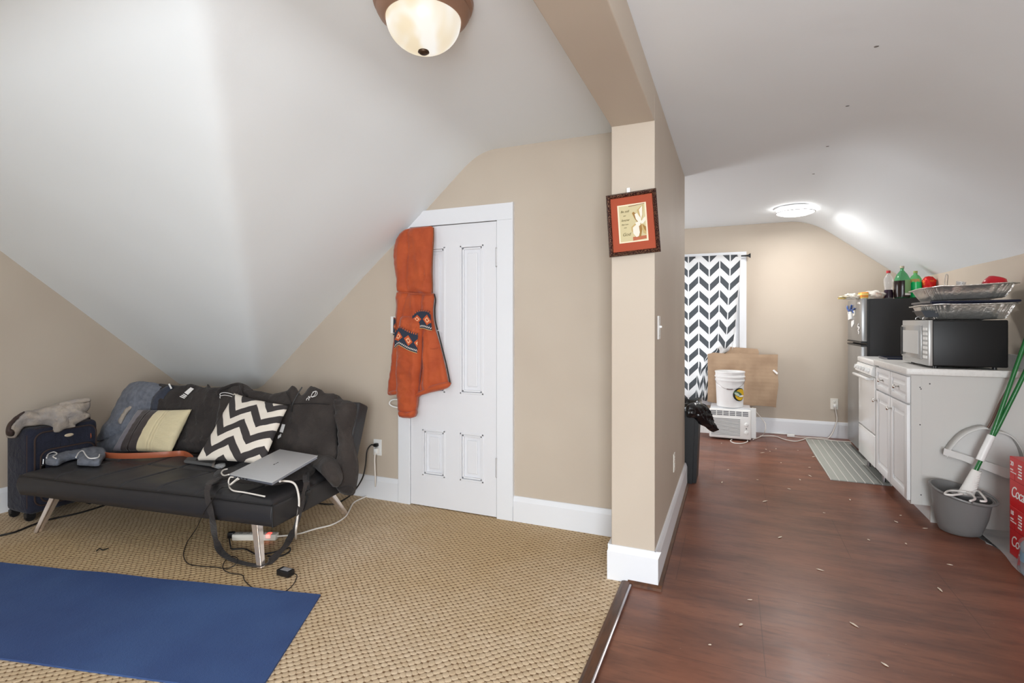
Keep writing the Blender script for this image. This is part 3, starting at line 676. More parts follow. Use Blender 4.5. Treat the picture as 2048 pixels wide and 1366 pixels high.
col = zm_.mix(st.ss(.48, .52)*1.0, rgb(232, 224, 212), rgb(60, 56, 56)); zm_.color(col); zm_.bump(zm_.noise(150, 2), .0006, .5)
D_ = onz(391, 921, SZ+.035); C_ = onz(528, 930, SZ+.06)
pil = [bkpt(468, 786, .13), bkpt(578, 811, .125), C_, D_]
link('zigzag_pillow', pillow(pil, .05, 36, .05, 8), zm_, None, 'black and white zigzag throw pillow between the black garments', 'pillow', smooth='all')
# ------------------------------------------------------------------ tan belt
bm = BM(); zt = SZ+.02
P = [onz(182, 870, SZ+.12), onz(177, 884, SZ+.06), onz(178, 895, zt+.01), onz(188, 904, zt), onz(215, 910.5, zt+.006), onz(250, 912, zt+.008), onz(290, 911, zt+.008), onz(330, 909, zt+.006), onz(362, 907, zt), onz(376, 910, zt-.002), onz(386, 917, zt-.008)]
tube(bm, P, .0185, 8, 8, side=(0, 0, 1), ry=.0022); link('leather_belt', bm, M_TAN, None, 'tan brown leather belt curving along the black sofa seat', 'belt', smooth=True)
# ------------------------------------------------------------------ grey tray pouch and clear plastic
t = thing('grey_case', tuple(onz(400, 925, SZ)), 'flat grey case lying on the seat left of the laptop', 'case')
bm = BM(); q = [onz(367.5, 926, SZ+.006), onz(375, 919, SZ+.006), onz(431, 922, SZ+.006), onz(427, 934, SZ+.006), onz(400, 930.5, SZ+.006)]; prism(bm, q, (0, 0, .018), bev=.004); link('case_body', bm, Mat('grey_vinyl', rgb(96, 96, 96), .45), t, smooth=30)
bm = BM(); prism(bm, [onz(423, 934, SZ+.025), onz(427, 922.5, SZ+.025), onz(431, 923, SZ+.025), onz(428, 935, SZ+.025)], (0, 0, .003)); link('case_strap', bm, Mat('grey_binding', rgb(130, 122, 116), .6), t)
bm = BM(); M_CLEAR = Mat('clear_film', rgb(235, 235, 235), .15, trans=.75, ior=1.3)
lathe(bm, [(0, .0), (.02, .002), (.032, .012), (.026, .024), (0, .028)], tuple(onz(440, 936, SZ+.002)), 14)
for v in bm.verts: v.co += Vector((noise.noise(v.co*60), noise.noise(v.co*60+Vector((5, 0, 0))), 0))*.012
link('plastic_wrapper', bm, M_CLEAR, None, 'crumpled clear plastic wrapper beside the grey case', 'wrapper', smooth='all')
# ------------------------------------------------------------------ flat black bag under the laptop with its strap
bag = thing('shoulder_bag', tuple(onz(520, 950, SZ)), 'flat black shoulder bag under the laptop, its strap hanging to the carpet', 'bag')
link('bag_body', sheet([(428, 948), (440, 940), (470, 932), (520, 915), (560, 905), (620, 915), (632, 938), (618, 955), (590, 962), (545, 972), (500, 968), (455, 962), (430, 958)], dseat, 6, .006, .03, 12, .008, [(580, 950, 625, 940, 4, .012)], .006, .06, 31), M_BLACKF, bag, smooth='all')
sd = -.035
def fr_(x, y, dv=sd): return onplane(x, y, so(0, dv, 0), SV)
def sdp(x, y, du=.03): return onplane(x, y, so(SL+du, 0, 0), SU)
P = [onz(455, 950, SZ+.03), onz(436, 957, SZ+.02), fr_(420, 966, -.015), fr_(414, 984), fr_(418, 1010), fr_(425, 1040), onz(430, 1075, .09), onz(441, 1102, .035), onz(462, 1118, .025), onz(490, 1127, .02), onz(515, 1131, .018), onz(533, 1127, .02), onz(556, 1108, .03), onz(575, 1085, .06), onz(590, 1055, .10), sdp(598, 1030, .05), sdp(604, 1000), sdp(608, 985), sdp(612, 965), onz(612, 950, SZ+.03)]
vw = [SU]*7+[Vector((0, 0, 1))]*7+[SV]*6
bm = BM(); tube(bm, P, .018, 8, 8, side=[SU, SU, SU, SU, SU, SU, SU, (SU+SV), SV, SV, SV, SV, SV, SV, SV, SV, SV, SV, SV, SV], ry=.0018); link('strap', bm, M_BLACKT, bag, smooth=True, label='black woven strap')
bm = BM(); box(bm, -.008, .008, -.02, .02, -.012, .012, .004, fr=lambda a, b, c: sdp(615, 985, .03)+SU*a+SV*b+Vector((0, 0, c))); tube(bm, [sdp(616, 945, .02), sdp(617, 962, .025), sdp(616, 980, .03), sdp(614, 1000, .03), sdp(607, 1020, .03)], .006, 8, 5); link('buckle', bm, M_BLACKP, bag, smooth=True)
# ------------------------------------------------------------------ laptop
lt = thing('laptop', tuple(onz(520, 950, SZ+.03)), 'closed silver laptop resting on the black bag and clothes', 'laptop')
q = [onz(457.3, 948, .455), onz(559.3, 898, .505), onz(635.8, 910.8, .505), onz(543.5, 964.8, .455)]
up = (q[1]-q[0]).cross(q[3]-q[0]).normalized(); up = up if up.z > 0 else -up
def lp(a, b, c): return q[0]*(1-a)*(1-b)+q[1]*a*(1-b)+q[2]*a*b+q[3]*(1-a)*b+up*c
bm = BM(); box(bm, .012, .988, .012, .988, -.018, -.007, .0, fr=lp); link('base', bm, Mat('laptop_base_grey', rgb(150, 154, 164), .35, .7), lt, smooth=30)
bm = BM(); box(bm, 0, 1, 0, 1, -.006, 0, .0025, fr=lp); lid = link('lid', bm, M_SILVER, lt, smooth=30, label='silver lid')
r_ = (q[1]-q[0]).normalized(); u_ = up.cross(r_)
if u_.dot(q[0]-q[3]) < 0: u_ = -u_
text('lid_logo', 'XPEN'[:0]+'H', .016, lp(.47, .50, .0006), r_, u_, M_DARKI, lid, shear=.3); text('lid_logo', 'F N', .012, lp(.52, .50, .0006), r_, u_, M_DARKI, lid, shear=.3)
bm = BM()
for k in (.10, .18, .26, .34): box(bm, .0, .006, k+.25, k+.29, -.015, -.010, fr=lambda a, b, c: lp(a-.002+.01, b-.2, c))
link('port', bm, M_BLACKP, lt)
for a, b in ((.15, .15), (.15, .85), (.85, .85), (.85, .15)):
    bm = BM(); lathe(bm, [(.008, -.022), (.008, -.017)], tuple(lp(a, b, 0)), 12, axis=tuple(up)); link('foot', bm, M_BLACKP, lt)
# cables
def cable(name, P, r, mat, label, cat='cable', parent=None, n=8): 
    bm = BM(); tube(bm, P, r, 8, n); return link(name, bm, mat, parent, label, cat if parent is None else None, smooth='all')
cable('charging_cable', [onz(458, 949, .455), onz(448, 951, .43), onz(443, 946, .42), onz(447, 940, .42), onz(455, 938, .42)], .0042, M_CABLEW, 'short looped white cable at the laptop left corner')
cable('charging_cable', [lp(.0, .22, -.012), onz(462, 968, .42), onz(458, 972, SZ+.012), onz(466, 981, SZ+.008), onz(490, 985, SZ+.006), onz(530, 993, SZ+.004)], .0042, M_CABLEW, 'white cable lying along the front edge of the seat below the laptop')
cable('charging_cable', [lp(-.005, .12, -.012), onz(460, 955, .44), onz(457, 964, .42), onz(460, 970, .40), onz(470, 963, .42), onz(478, 958, .44)], .0038, M_CABLEW, 'white cable bundled at the laptop ports')
cable('charging_cable', [lp(.15, 1.0, -.02), onz(566, 962, .43), onz(583, 964, .42), onz(592, 972, .40), sdp(597, 990, .04), sdp(598, 1010, .045), sdp(595, 1035, .05), sdp(592, 1060, .05), onz(592, 1078, .012)], .0055, M_CABLEW, 'thick white laptop cable hanging from the seat to the carpet')
cable('power_cable', [onz(458, 974, SZ+.01), onz(443, 976, SZ+.01), fr_(433, 985, -.02), fr_(424, 1000), fr_(408, 1025), onz(392, 1058, .05), onz(374, 1085, .015), onz(367, 1110, .012), onz(376, 1127, .012), onz(400, 1132, .012), onz(430, 1134, .012), onz(455, 1137, .012), onz(472, 1128, .03), onz(475, 1117, .045), onz(464, 1113, .03), onz(450, 1122, .014), onz(446, 1137, .012), onz(460, 1146, .012), onz(484, 1150, .012), onz(490, 1162, .012), onz(510, 1178, .012), onz(535, 1181, .012), onz(562, 1186, .012), onz(584, 1172, .012), onz(594, 1153, .014), onz(589, 1147, .016)], .0022, M_CABLEB, 'thin black charger cord winding over the carpet in front of the sofa bed')
ch = thing('power_adapter', tuple(onz(571, 1146, .008)), 'small black power adapter lying on the carpet by the yoga mat', 'power adapter')
c0 = onz(571, 1150, .008); ra = (onz(589, 1150, .008)-onz(553, 1141, .008)).normalized(); rb = Vector((-ra.y, ra.x, 0))
fr = lambda a, b, c: c0+ra*a+rb*b+Vector((0, 0, c))
bm = BM(); box(bm, -.040, .040, -.022, .022, .0, .030, .005, fr=fr); link('adapter_body', bm, M_BLACKP, ch, smooth=30)
bm = BM(); box(bm, -.020, .030, -.016, .014, .0302, .0308, fr=fr); link('rating_label', bm, Mat('grey_label', rgb(150, 150, 152), .5), ch, label='grey printed rating label')
bm = BM(); tube(bm, [fr(-.04, 0, .012), fr(-.058, .002, .012)], .005, 8, 1); link('cord_grip', bm, M_BLACKP, ch, smooth=True)
ps = thing('power_strip', tuple(onz(505, 1080, .006)), 'ivory power strip with glowing red switch under the sofa bed', 'power strip')
a0 = onz(463, 1082, .006); a1 = onz(551, 1082, .006); ra = (a1-a0).normalized(); rb = Vector((-ra.y, ra.x, 0)); Ls = (a1-a0).length
fr = lambda a, b, c: a0+ra*a+rb*b+Vector((0, 0, c))
bm = BM(); box(bm, 0, Ls, -.0, .048, 0, .036, .006, fr=fr); link('strip_body', bm, M_OFFW, ps, smooth=30)
bm = BM(); box(bm, Ls-.055, Ls-.032, -.002, .03, .018, .0385, .002, fr=fr); link('rocker_switch', bm, glow('red_lit_switch', (1, .02, .01, 1), 4.0), ps, label='glowing red rocker switch')
for k in range(4):
    bm = BM(); x = .045+k*.043
    for dx in (-.005, .005): box(bm, x+dx-.0015, x+dx+.0015, .014, .023, .0362, .0368, fr=fr)
    box(bm, x-.002, x+.002, .030, .035, .0362, .0368, fr=fr); link('socket', bm, M_BLACKP, ps)
bp = thing('black_plug', tuple(fr(0, .02, 0)), 'black plug pushed into the left end of the power strip', 'plug')
bm = BM(); box(bm, -.018, .018, .005, .035, .010, .045, .006, fr=lambda a, b, c: fr(a-.012, b, c)); link('plug_body', bm, M_BLACKP, bp, smooth=30)
bm = BM(); tube(bm, [fr(-.02, .01, .02), onz(461, 1092, .03), onz(465, 1098, .012), onz(490, 1098, .01), onz(512, 1108, .01), onz(540, 1106, .012), onz(570, 1098, .02), onz(580, 1096, .03), onz(578, 1104, .015), onz(560, 1112, .012), onz(535, 1112, .012)], .0042, 8, 6); link('cord', bm, M_CABLEB, bp, smooth='all')
cable('extension_cable', [(-2.352, YD-.035, .36), (-2.347, YD-.055, .30), (-2.345, YD-.05, .14), onz(748, 985, .02), onz(730, 994, .014), onz(708, 1005, .012), onz(699, 1020, .012), onz(690, 1034, .012), onz(665, 1049, .012), onz(630, 1058, .012), onz(600, 1067, .012), onz(575, 1071, .014), fr(Ls+.001, .02, .02)], .005, M_CABLEW, 'white extension cord running from the outlet by the door to the power strip', 'extension cord')
wp = thing('white_plug', (-2.352, YD-.02, .35), 'white plug in the lower socket beside the narrow door', 'plug'); bm = BM(); box(bm, -2.368, -2.336, YD-.045, YD-.009, .335, .375, .007); link('plug_body', bm, M_WHITEP, wp, smooth=30)
kp = thing('black_plug', (-2.36, YD-.02, .395), 'black plug with its cord in the upper socket beside the narrow door', 'plug'); bm = BM(); box(bm, -2.374, -2.344, YD-.040, YD-.009, .383, .408, .006); link('plug_body', bm, M_BLACKP, kp, smooth=30)
bm = BM(); tube(bm, [(-2.365, YD-.04, .395), ony(742, 890, YD-.07), ony(734, 902, YD-.09), ony(731, 930, YD-.12), ony(724, 958, YD-.14), onz(706, 985, .05), onz(690, 998, .015), onz(668, 1008, .012), onz(640, 1007, .012), onz(620, 1003, .012)], .005, 8, 7); link('cord', bm, M_CABLEB, kp, smooth='all')
cable('power_cable', [onz(0, 1071, .012), onz(30, 1064, .012), onz(60, 1052, .012), onz(95, 1040, .012), onz(150, 1028, .012), onz(186, 1018, .012), onz(230, 1003, .012)], .006, M_CABLEB, 'thick black cord running under the left end of the sofa bed')
bm = BM(); tube(bm, [onz(193, 1102, .010), onz(199, 1097, .010), onz(206, 1100, .010), onz(217, 1096, .010)], .003, 6, 4); link('thread_scrap', bm, M_CABLEB, None, 'short black squiggly scrap of thread on the carpet', 'scrap', smooth=True)
# ------------------------------------------------------------------ suitcase
sc = thing('suitcase', (-4.24, 2.03, 0), 'upright navy soft suitcase between the left wall and the sofa bed', 'suitcase')
x0, x1, y0, y1 = -4.36, -4.10, 1.825, 2.225
bm = BM(); box(bm, x0, x1, y0, y1, .05, .60, .035, 4); bod = link('case_shell', bm, M_NAVY, sc, smooth=40)
def rrect(y0, y1, z0, z1, r, x, n=6):
    P = []
    for cy, cz, a0 in ((y1-r, z1-r, 0), (y0+r, z1-r, 90), (y0+r, z0+r, 180), (y1-r, z0+r, 270)):
        for k in range(n+1):
            a = math.radians(a0+90*k/n); P.append(Vector((x, cy+r*math.cos(a), cz+r*math.sin(a))))
    return P
bm = BM(); prism(bm, rrect(y0+.03, y1-.025, .10, .57, .05, x1-.002), (.018, 0, 0), bev=.004); link('front_pocket', bm, M_NAVY, sc, smooth=40)
bm = BM(); prism(bm, rrect(y0+.055, y1-.04, .12, .455, .05, x1+.014), (.016, 0, 0), bev=.005); link('front_pocket', bm, M_NAVY, sc, smooth=40)
bm = BM()
for a in (rrect(y0+.03, y1-.025, .10, .57, .05, x1+.017), rrect(y0+.055, y1-.04, .12, .455, .05, x1+.030), rrect(y0+.008, y1-.008, .06, .592, .04, x1-.02), rrect(y0+.008, y1-.008, .06, .592, .04, x1-.10)): tube(bm, a+[a[0]], .005, 6, 1)
link('piping', bm, M_BROWNT, sc, smooth=True, label='dark brown piping')
bm = BM(); lathe(bm, [(0, 0), (.026, 0), (.026, .003), (.022, .005), (0, .006)], (x1+.016, 2.04, .525), 24, axis=(1, 0, 0), sy=.42, xdir=(0, 1, 0)); link('badge', bm, Mat('cream_badge', rgb(222, 206, 180), .3, .3), sc, smooth=True, label='oval cream badge')
bm = BM(); tube(bm, [(x1+.03, y0+.07, .40), (x1+.036, y0+.065, .37)], .004, 6, 1); box(bm, x1+.03, x1+.036, y0+.055, y0+.075, .32, .365, .002); link('zip_pull', bm, M_CHROME, sc, smooth=True, label='metal zip pull')
bm = BM(); tube(bm, [(-4.2, 2.10, .595), (-4.2, 2.115, .635), (-4.2, 2.16, .645), (-4.2, 2.205, .635), (-4.2, 2.222, .58), (-4.2, 2.226, .5)], .014, 8, 6, side=(1, 0, 0), ry=.006); link('handle', bm, M_BROWNT, sc, smooth=True)
for (x, y) in ((x0+.04, y0+.03), (x1-.04, y0+.03), (x0+.04, y1-.03), (x1-.04, y1-.03)):
    bm = BM(); lathe(bm, [(.0, -.012), (.026, -.012), (.028, -.006), (.028, .006), (.026, .012), (0, .012)], (x, y, .034), 20, axis=(1, 0, 0)); w = link('wheel', bm, M_BLACKP, sc, smooth=35)
    bm = BM(); box(bm, x-.018, x+.018, y-.026, y+.026, .034, .06, .004); link('wheel_housing', bm, M_BLACKP, w)
# pale jeans on the suitcase
def casemap(px, py):
    q = onz(px, py, .605); 
    if q.x <= -4.10+.012 and q.y > 1.80: return q, Vector((0, 0, 1)), (q.x, q.y)
    if q.y <= 1.80: 
        q2 = ony(px, py, 1.82); return q2, Vector((0, -1, 0)), (q2.x, q2.z)
    q2 = onx(px, py, -4.085); return q2, Vector((1, 0, 0)), (q2.y, q2.z)
jn = thing('grey_jeans', (-4.2, 2.0, .605), 'crumpled pale grey jeans thrown on top of the navy suitcase', 'jeans')
def jmap(px, py): 
    p = Vector((-4.12, 1.9, .60)); n = Vector((.80, -.42, .43)).normalized(); q = onplane(px, py, p, n); return q, n, (q.y, q.z)
link('jeans_leg', sheet([(12, 872), (13, 858), (22, 846), (34, 834), (46, 825), (70, 819), (95, 812), (118, 805), (126, 808), (150, 803), (178, 800), (180, 812), (172, 824), (180, 827), (178, 834), (158, 843), (150, 848), (150, 852), (130, 856), (118, 863), (106, 862), (105, 852), (86, 848), (70, 850), (48, 853), (36, 868), (28, 874)], jmap, 4, .0, .055, 10, .03, [(20, 865, 45, 838, 4, .02), (60, 835, 130, 845, 5, .022), (90, 820, 165, 812, 5, .02), (110, 855, 148, 845, 4, .012), (130, 825, 175, 830, 4, .014), (50, 845, 80, 838, 4, -.01)], .010, .05, 41), M_JEANG, jn, smooth='all')
link('waistband', sheet([(12, 864), (16, 852), (28, 838), (44, 828), (50, 826), (48, 834), (34, 846), (27, 858), (30, 868), (24, 874), (14, 872)], jmap, 3.5, .03, .035, 6, .02, [(16, 868, 30, 845, 3, .014)], .004, .08, 44), M_BROWNT, jn, smooth='all', label='dark inside waistband')
link('jeans_leg', sheet([(118, 812), (128, 807), (150, 803), (178, 800), (179, 806), (150, 812), (125, 818)], jmap, 3.5, .045, .03, 6, .02, amp=.005, seed=9), M_JEANG, jn, smooth='all')
# ================================================================== KITCHEN
# refrigerator
fr0, fy0, fy1 = 1.10, 5.70, 6.32
fg = thing('refrigerator', (1.38, 6.0, 0), 'tall black sided refrigerator with grey stainless doors in the kitchen corner', 'refrigerator')
bm = BM(); box(bm, 1.165, 1.655, fy0+.01, fy1-.005, .05, 1.495, .006); link('cabinet_body', bm, M_FRSIDE, fg, smooth=30, label='textured black steel body')
bm = BM(); box(bm, 1.145, 1.166, fy0+.012, fy1-.012, .06, 1.49); link('door_gasket', bm, M_BLACKP, fg)
bm = BM(); box(bm, fr0, 1.146, fy0, fy1, 1.095, 1.50, .008, 3); d1 = link('door', bm, M_FRDOOR, fg, smooth=30, label='grey freezer door')
bm = BM(); box(bm, fr0, 1.146, fy0, fy1, .07, 1.055, .008, 3); d2 = link('door', bm, M_FRDOOR, fg, smooth=30, label='tall grey lower door')
bm = BM(); box(bm, fr0-.004, 1.15, fy0-.002, fy1+.002, 1.083, 1.096, .002); link('handle', bm, M_BLACKP, d1)
bm = BM(); box(bm, fr0-.004, 1.15, fy0-.002, fy1+.002, 1.054, 1.068, .002); link('handle', bm, M_BLACKP, d2)
for y in (fy0+.04, fy1-.04):
    bm = BM(); lathe(bm, [(.018, 0), (.018, .05)], (1.20, y, 0), 16); link('foot', bm, M_BLACKP, fg, smooth=True)
# magnets and papers on the freezer door
def door_item(name, q, mat, th, label, cat='magnet'):
    bm = BM(); prism(bm, [onx(x, y, fr0-.001) for x, y in q], (-th, 0, 0)); return link(name, bm, mat, None, label, cat)
M_PAPER = Mat('white_paper', rgb(226, 226, 224), .7)
cl = thing('magnetic_clip', tuple(onx(1704, 622, fr0-.01)), 'blue magnetic clip holding white paper on the freezer door', 'clip')
bm = BM()
for P in ([(1694, 612), (1695, 618), (1698, 622)], [(1703, 610), (1702, 617), (1700, 622)], [(1697, 622), (1704, 620), (1709, 617)], [(1699, 619), (1699, 628)], [(1705, 620), (1707, 626)]): tube(bm, [onx(x, y, fr0-.008) for x, y in P], .007, 8, 3)
link('clip_body', bm, Mat('blue_plastic', rgb(44, 78, 140), .4), cl, smooth=True)
bm = BM(); prism(bm, [onx(x, y, fr0-.001) for x, y in ((1698, 624), (1704, 623), (1704, 638), (1699, 640))], (-.012, 0, 0)); link('paper_roll', bm, M_PAPER, cl)
door_item('fridge_magnet', [(1706.5, 621), (1710, 620.5), (1710, 631), (1707, 632)], M_OFFW, .006, 'small cream magnet right of the blue clip')
door_item('paper_note', [(1703, 642), (1708, 640), (1708, 648), (1704, 655), (1702.5, 652)], M_PAPER, .002, 'torn white paper corner below the blue clip', 'note')
bm = BM(); tube(bm, [onx(x, y, fr0-.004) for x, y in ((1717, 648), (1715, 653), (1719, 656), (1716, 660), (1718, 665), (1717, 667))], .009, 8, 4, side=(0, 1, 0), ry=.003); link('fridge_magnet', bm, M_WHITEI, None, 'wavy white sticker magnet low on the freezer door', 'magnet', smooth=True)
door_item('fridge_magnet', [(1715, 607.5), (1716, 604), (1719, 604), (1720.5, 608)], M_WHITEI, .003, 'small white half round sticker near the top of the freezer door')
# bottles on the refrigerator
def bottle(x, y, z, prof, glass, label, liq=None, lz=None, cap=None, capr=.014, caph=.02, seg=28):
    t = thing('bottle', (x, y, z), label, 'bottle', 'bottles standing on the refrigerator')
    hmax = prof[-1][1]
    bm = BM(); lathe(bm, prof, (x, y, z), seg); link('bottle_body', bm, glass, t, smooth='all')
    if liq:
        ip = [(0, .004)]+[(r*1.012, h) for r, h in prof if .004 < h < lz]+[(ip_r(prof, lz)*1.012, lz), (0, lz)]
        bm = BM(); lathe(bm, ip, (x, y, z), seg, cap=False); link('liquid', bm, liq, t, smooth=40)
    bm = BM(); lathe(bm, [(capr, 0), (capr*1.02, caph*.3), (capr, caph), (0, caph)], (x, y, z+hmax-.004), 20); link('cap', bm, cap, t, smooth=True)
    return t
def ip_r(prof, z):
    for (r0, h0), (r1, h1) in zip(prof, prof[1:]):
        if h0 <= z <= h1 and h1 > h0: return r0+(r1-r0)*(z-h0)/(h1-h0)
    return prof[0][0]
fz = 1.496
M_CLB = Mat('clear_bottle_plastic', rgb(244, 246, 250), .06, trans=.85, ior=1.15)
b1 = bottle(1.345, 5.86, fz, [(.034, 0), (.038, .01), (.037, .06), (.030, .10), (.036, .14), (.037, .18), (.030, .205), (.014, .228), (.013, .245)], M_CLB, 'tall clear bottle with red cap and dark liquid at its bottom', Mat('dark_purple_liquid', rgb(40, 24, 40), .2), .085, Mat('red_cap', rgb(170, 36, 44), .4), .017, .024)
M_GRB = Mat('green_bottle_plastic', rgb(120, 215, 165), .06, trans=.95, ior=1.15)
b2 = bottle(1.443, 5.83, fz, [(.055, 0), (.062, .012), (.064, .05), (.062, .11), (.064, .15), (.058, .185), (.040, .225), (.020, .252), (.014, .262), (.014, .285)], M_GRB, 'large green bottle half full of dark liquid with a white label', Mat('dark_cola_liquid', rgb(30, 18, 18), .15), .165, Mat('beige_cap', rgb(168, 158, 138), .5), .017, .02)
bm = BM(); P = [(1.443+.0655*math.cos(a), 5.83+.0655*math.sin(a)) for a in [math.radians(-85+58*k/8) for k in range(9)]]
for z0, z1, mi in ((.045, .17, 0), (.03, .05, 1)):
    for (a, b), (c, d) in zip(P, P[1:]):
        f = bm.faces.new([bm.verts.new(v) for v in ((a, b, fz+z0), (c, d, fz+z0), (c, d, fz+z1), (a, b, fz+z1))]); f.material_index = mi
bmesh.ops.remove_doubles(bm, verts=bm.verts[:], dist=1e-5); link('label', bm, [Mat('green_white_label', rgb(120, 160, 110), .5), M_WHITEI], b2, label='pale green and white paper label')
b3 = bottle(1.552, 5.86, fz, [(.046, 0), (.051, .012), (.051, .15), (.046, .18), (.030, .208), (.015, .222), (.015, .238)], Mat('light_green_plastic', rgb(130, 225, 160), .08, trans=.9, ior=1.15), 'light green bottle of bright green liquid beside the red bag', Mat('bright_green_liquid', rgb(30, 200, 110), .15), .150, Mat('olive_cap', rgb(150, 160, 90), .5), .016, .02)
bm = BM(); P = [(1.552+.0525*math.cos(a), 5.86+.0525*math.sin(a)) for a in [math.radians(-170+100*k/10) for k in range(11)]]
for k, ((a, b), (c, d)) in enumerate(zip(P, P[1:])):
    z0 = .152+.006*math.sin(k*1.7); bm.faces.new([bm.verts.new(v) for v in ((a, b, fz+z0), (c, d, fz+.152+.006*math.sin((k+1)*1.7)), (c, d, fz+.178), (a, b, fz+.178))])
link('label', bm, Mat('tan_red_label', rgb(190, 150, 90), .5), b3, label='tan brown wavy label')
# red snack bag
M_BAG = Mat('glossy_red_foil', rgb(206, 24, 18), .22, .3); M_BAG.coords(); M_BAG.color(M_BAG.mix(M_BAG.noise(22, 2).ss(.55, .68), rgb(204, 20, 18), rgb(236, 120, 40))); M_BAG.bump(M_BAG.noise(30, 4), .02, .8)
bm = BM(); lathe(bm, [(0, 0), (.045, 0), (.055, .05), (.052, .11), (.054, .16), (.03, .195), (0, .2)], (1.64, 5.82, fz), 36, sy=.75)
for v in bm.verts:
    n_ = noise.noise_vector(v.co*28)*.016; v.co += Vector((n_.x*.6, n_.y, n_.z*.4 if v.co.z > fz+.01 else 0))
link('snack_bag', bm, M_BAG, None, 'crinkled glossy red snack bag on top of the refrigerator', 'snack bag', smooth='all')
# bread bags
M_FILM = Mat('translucent_plastic_film', rgb(236, 232, 222), .2, trans=.45, ior=1.15); M_FILM.coords(); M_FILM.bump(M_FILM.noise(40, 3), .01, .8)
def blob(name, c, r, mat, label, cat=None, parent=None, amp=.4, f=14, flat=True):
    bm = BM(); bmesh.ops.create_icosphere(bm, subdivisions=4, radius=1)
    for v in bm.verts:
        p = v.co.copy(); k = 1+amp*noise.noise(p*f*.12+Vector(c))+amp*.5*noise.noise(p*f*.35+Vector(c)*2)
        v.co = Vector((p.x*r[0]*k, p.y*r[1]*k, p.z*r[2]*k))
        if flat and v.co.z < -r[2]*.6: v.co.z = -r[2]*.6
        v.co += Vector(c)+Vector((0, 0, r[2]*.6))
    return link(name, bm, mat, parent, label, cat, smooth='all')
bb = thing('bread_bag', (1.2, 5.86, fz), 'white bread bag with a yellow orange band lying on the refrigerator', 'bread bag')
blob('bag_film', (1.235, 5.86, fz), (.09, .07, .05), M_FILM, None, parent=bb)
bm = BM(); box(bm, 1.115, 1.178, 5.80, 5.92, fz+.002, fz+.066, .012, 3)
for v in bm.verts: v.co += noise.noise_vector(v.co*30)*.006
mb = Mat('bread_band', rgb(232, 150, 60), .5); x_, y_, z_ = mb.coords(); mb.color(mb.mix(((z_*170.0).sin()).gt(.1), rgb(226, 140, 50), rgb(238, 210, 120))); link('printed_band', bm, mb, bb, smooth=40, label='striped orange and yellow printed band')
blob('bread_loaf', (1.275, 5.87, fz+.004), (.045, .05, .036), Mat('brown_bread', rgb(196, 140, 108), .8), None, parent=bb, amp=.15)
blob('plastic_bag', (1.06, 5.86, fz), (.062, .06, .034), M_FILM, 'crumpled clear plastic bag beside the bread bag', 'plastic bag', amp=.7)
sb = thing('snack_wrapper', (.99, 5.86, fz), 'opened yellow printed clear wrapper overhanging the refrigerator front edge', 'wrapper')
bm = BM(); q = [(.925, 5.80), (1.09, 5.79), (1.10, 5.93), (.95, 5.95)]
n = 12; g = []
for i in range(n+1):
    row = []
    for j in range(n+1):
        a, b = i/n, j/n; p = Vector(q[0]+(0,))*(1-a)*(1-b)+Vector(q[1]+(0,))*a*(1-b)+Vector(q[2]+(0,))*a*b+Vector(q[3]+(0,))*(1-a)*b
        row.append(bm.verts.new((p.x, p.y, fz+.012+.022*abs(noise.noise(p*26))+.01*(1-a))))
    g.append(row)
for i in range(n):
    for j in range(n): bm.faces.new((g[i][j], g[i+1][j], g[i+1][j+1], g[i][j+1]))
r = bmesh.ops.extrude_face_region(bm, geom=bm.faces[:])
for v in r['geom']:
    if isinstance(v, bmesh.types.BMVert): v.co.z -= .0015
bmesh.ops.recalc_face_normals(bm, faces=bm.faces[:]); link('film', bm, M_FILM, sb, smooth='all')
blob('wrapped_food', (.975, 5.86, fz+.004), (.032, .03, .018), Mat('yellow_food', rgb(214, 190, 120), .7), None, parent=sb, amp=.4)
# ------------------------------------------------------------------ stove
st = thing('stove', (1.36, 5.22, 0), 'white enamel kitchen stove with knobs between the refrigerator and the cabinet', 'stove')
sy0, sy1 = 4.925, 5.50
bm = BM(); box(bm, 1.065, 1.66, sy0, sy1, .11, .93, .004); link('stove_body', bm, M_APPL, st, smooth=30)
bm = BM(); box(bm, 1.03, 1.66, sy0-.003, sy1+.003, .93, .975, .012, 3); link('cooktop', bm, M_APPL, st, smooth=40)
bm = BM(); prism(bm, [(1.045, sy0, .928), (1.028, sy0, .92), (1.012, sy0, .855), (1.02, sy0, .848), (1.07, sy0, .848), (1.07, sy0, .928)], (0, sy1-sy0, 0), bev=.003); cp = link('control_panel', bm, M_APPL, st, smooth=30)
for k in range(5):
    bm = BM(); y = sy0+.09+k*.1; lathe(bm, [(.021, 0), (.019, .016), (.017, .02), (0, .02)], (1.019, y, .887), 20, axis=(-.97, 0, .25)); box(bm, -.004, .004, -.017, .017, .018, .028, .002, fr=lambda a, b, c: Vector((1.019, y, .887))+Vector((-.97, 0, .25)).normalized()*c+Vector((0, 1, 0))*a+Vector((.25, 0, .97))*b); link('knob', bm, M_APPL, cp, smooth=30)
bm = BM(); box(bm, 1.04, 1.066, sy0+.004, sy1-.004, .385, .832, .006, 3); od = link('oven_door', bm, M_APPL, st, smooth=30)
bm = BM(); box(bm, .985, 1.012, sy0+.03, sy1-.03, .812, .832, .007, 3); box(bm, 1.0, 1.042, sy0+.05, sy0+.09, .812, .828); box(bm, 1.0, 1.042, sy1-.09, sy1-.05, .812, .828); link('handle', bm, M_APPL, od, smooth=30)
bm = BM(); box(bm, 1.04, 1.066, sy0+.004, sy1-.004, .12, .372, .006, 3); link('drawer', bm, M_APPL, st, smooth=30)
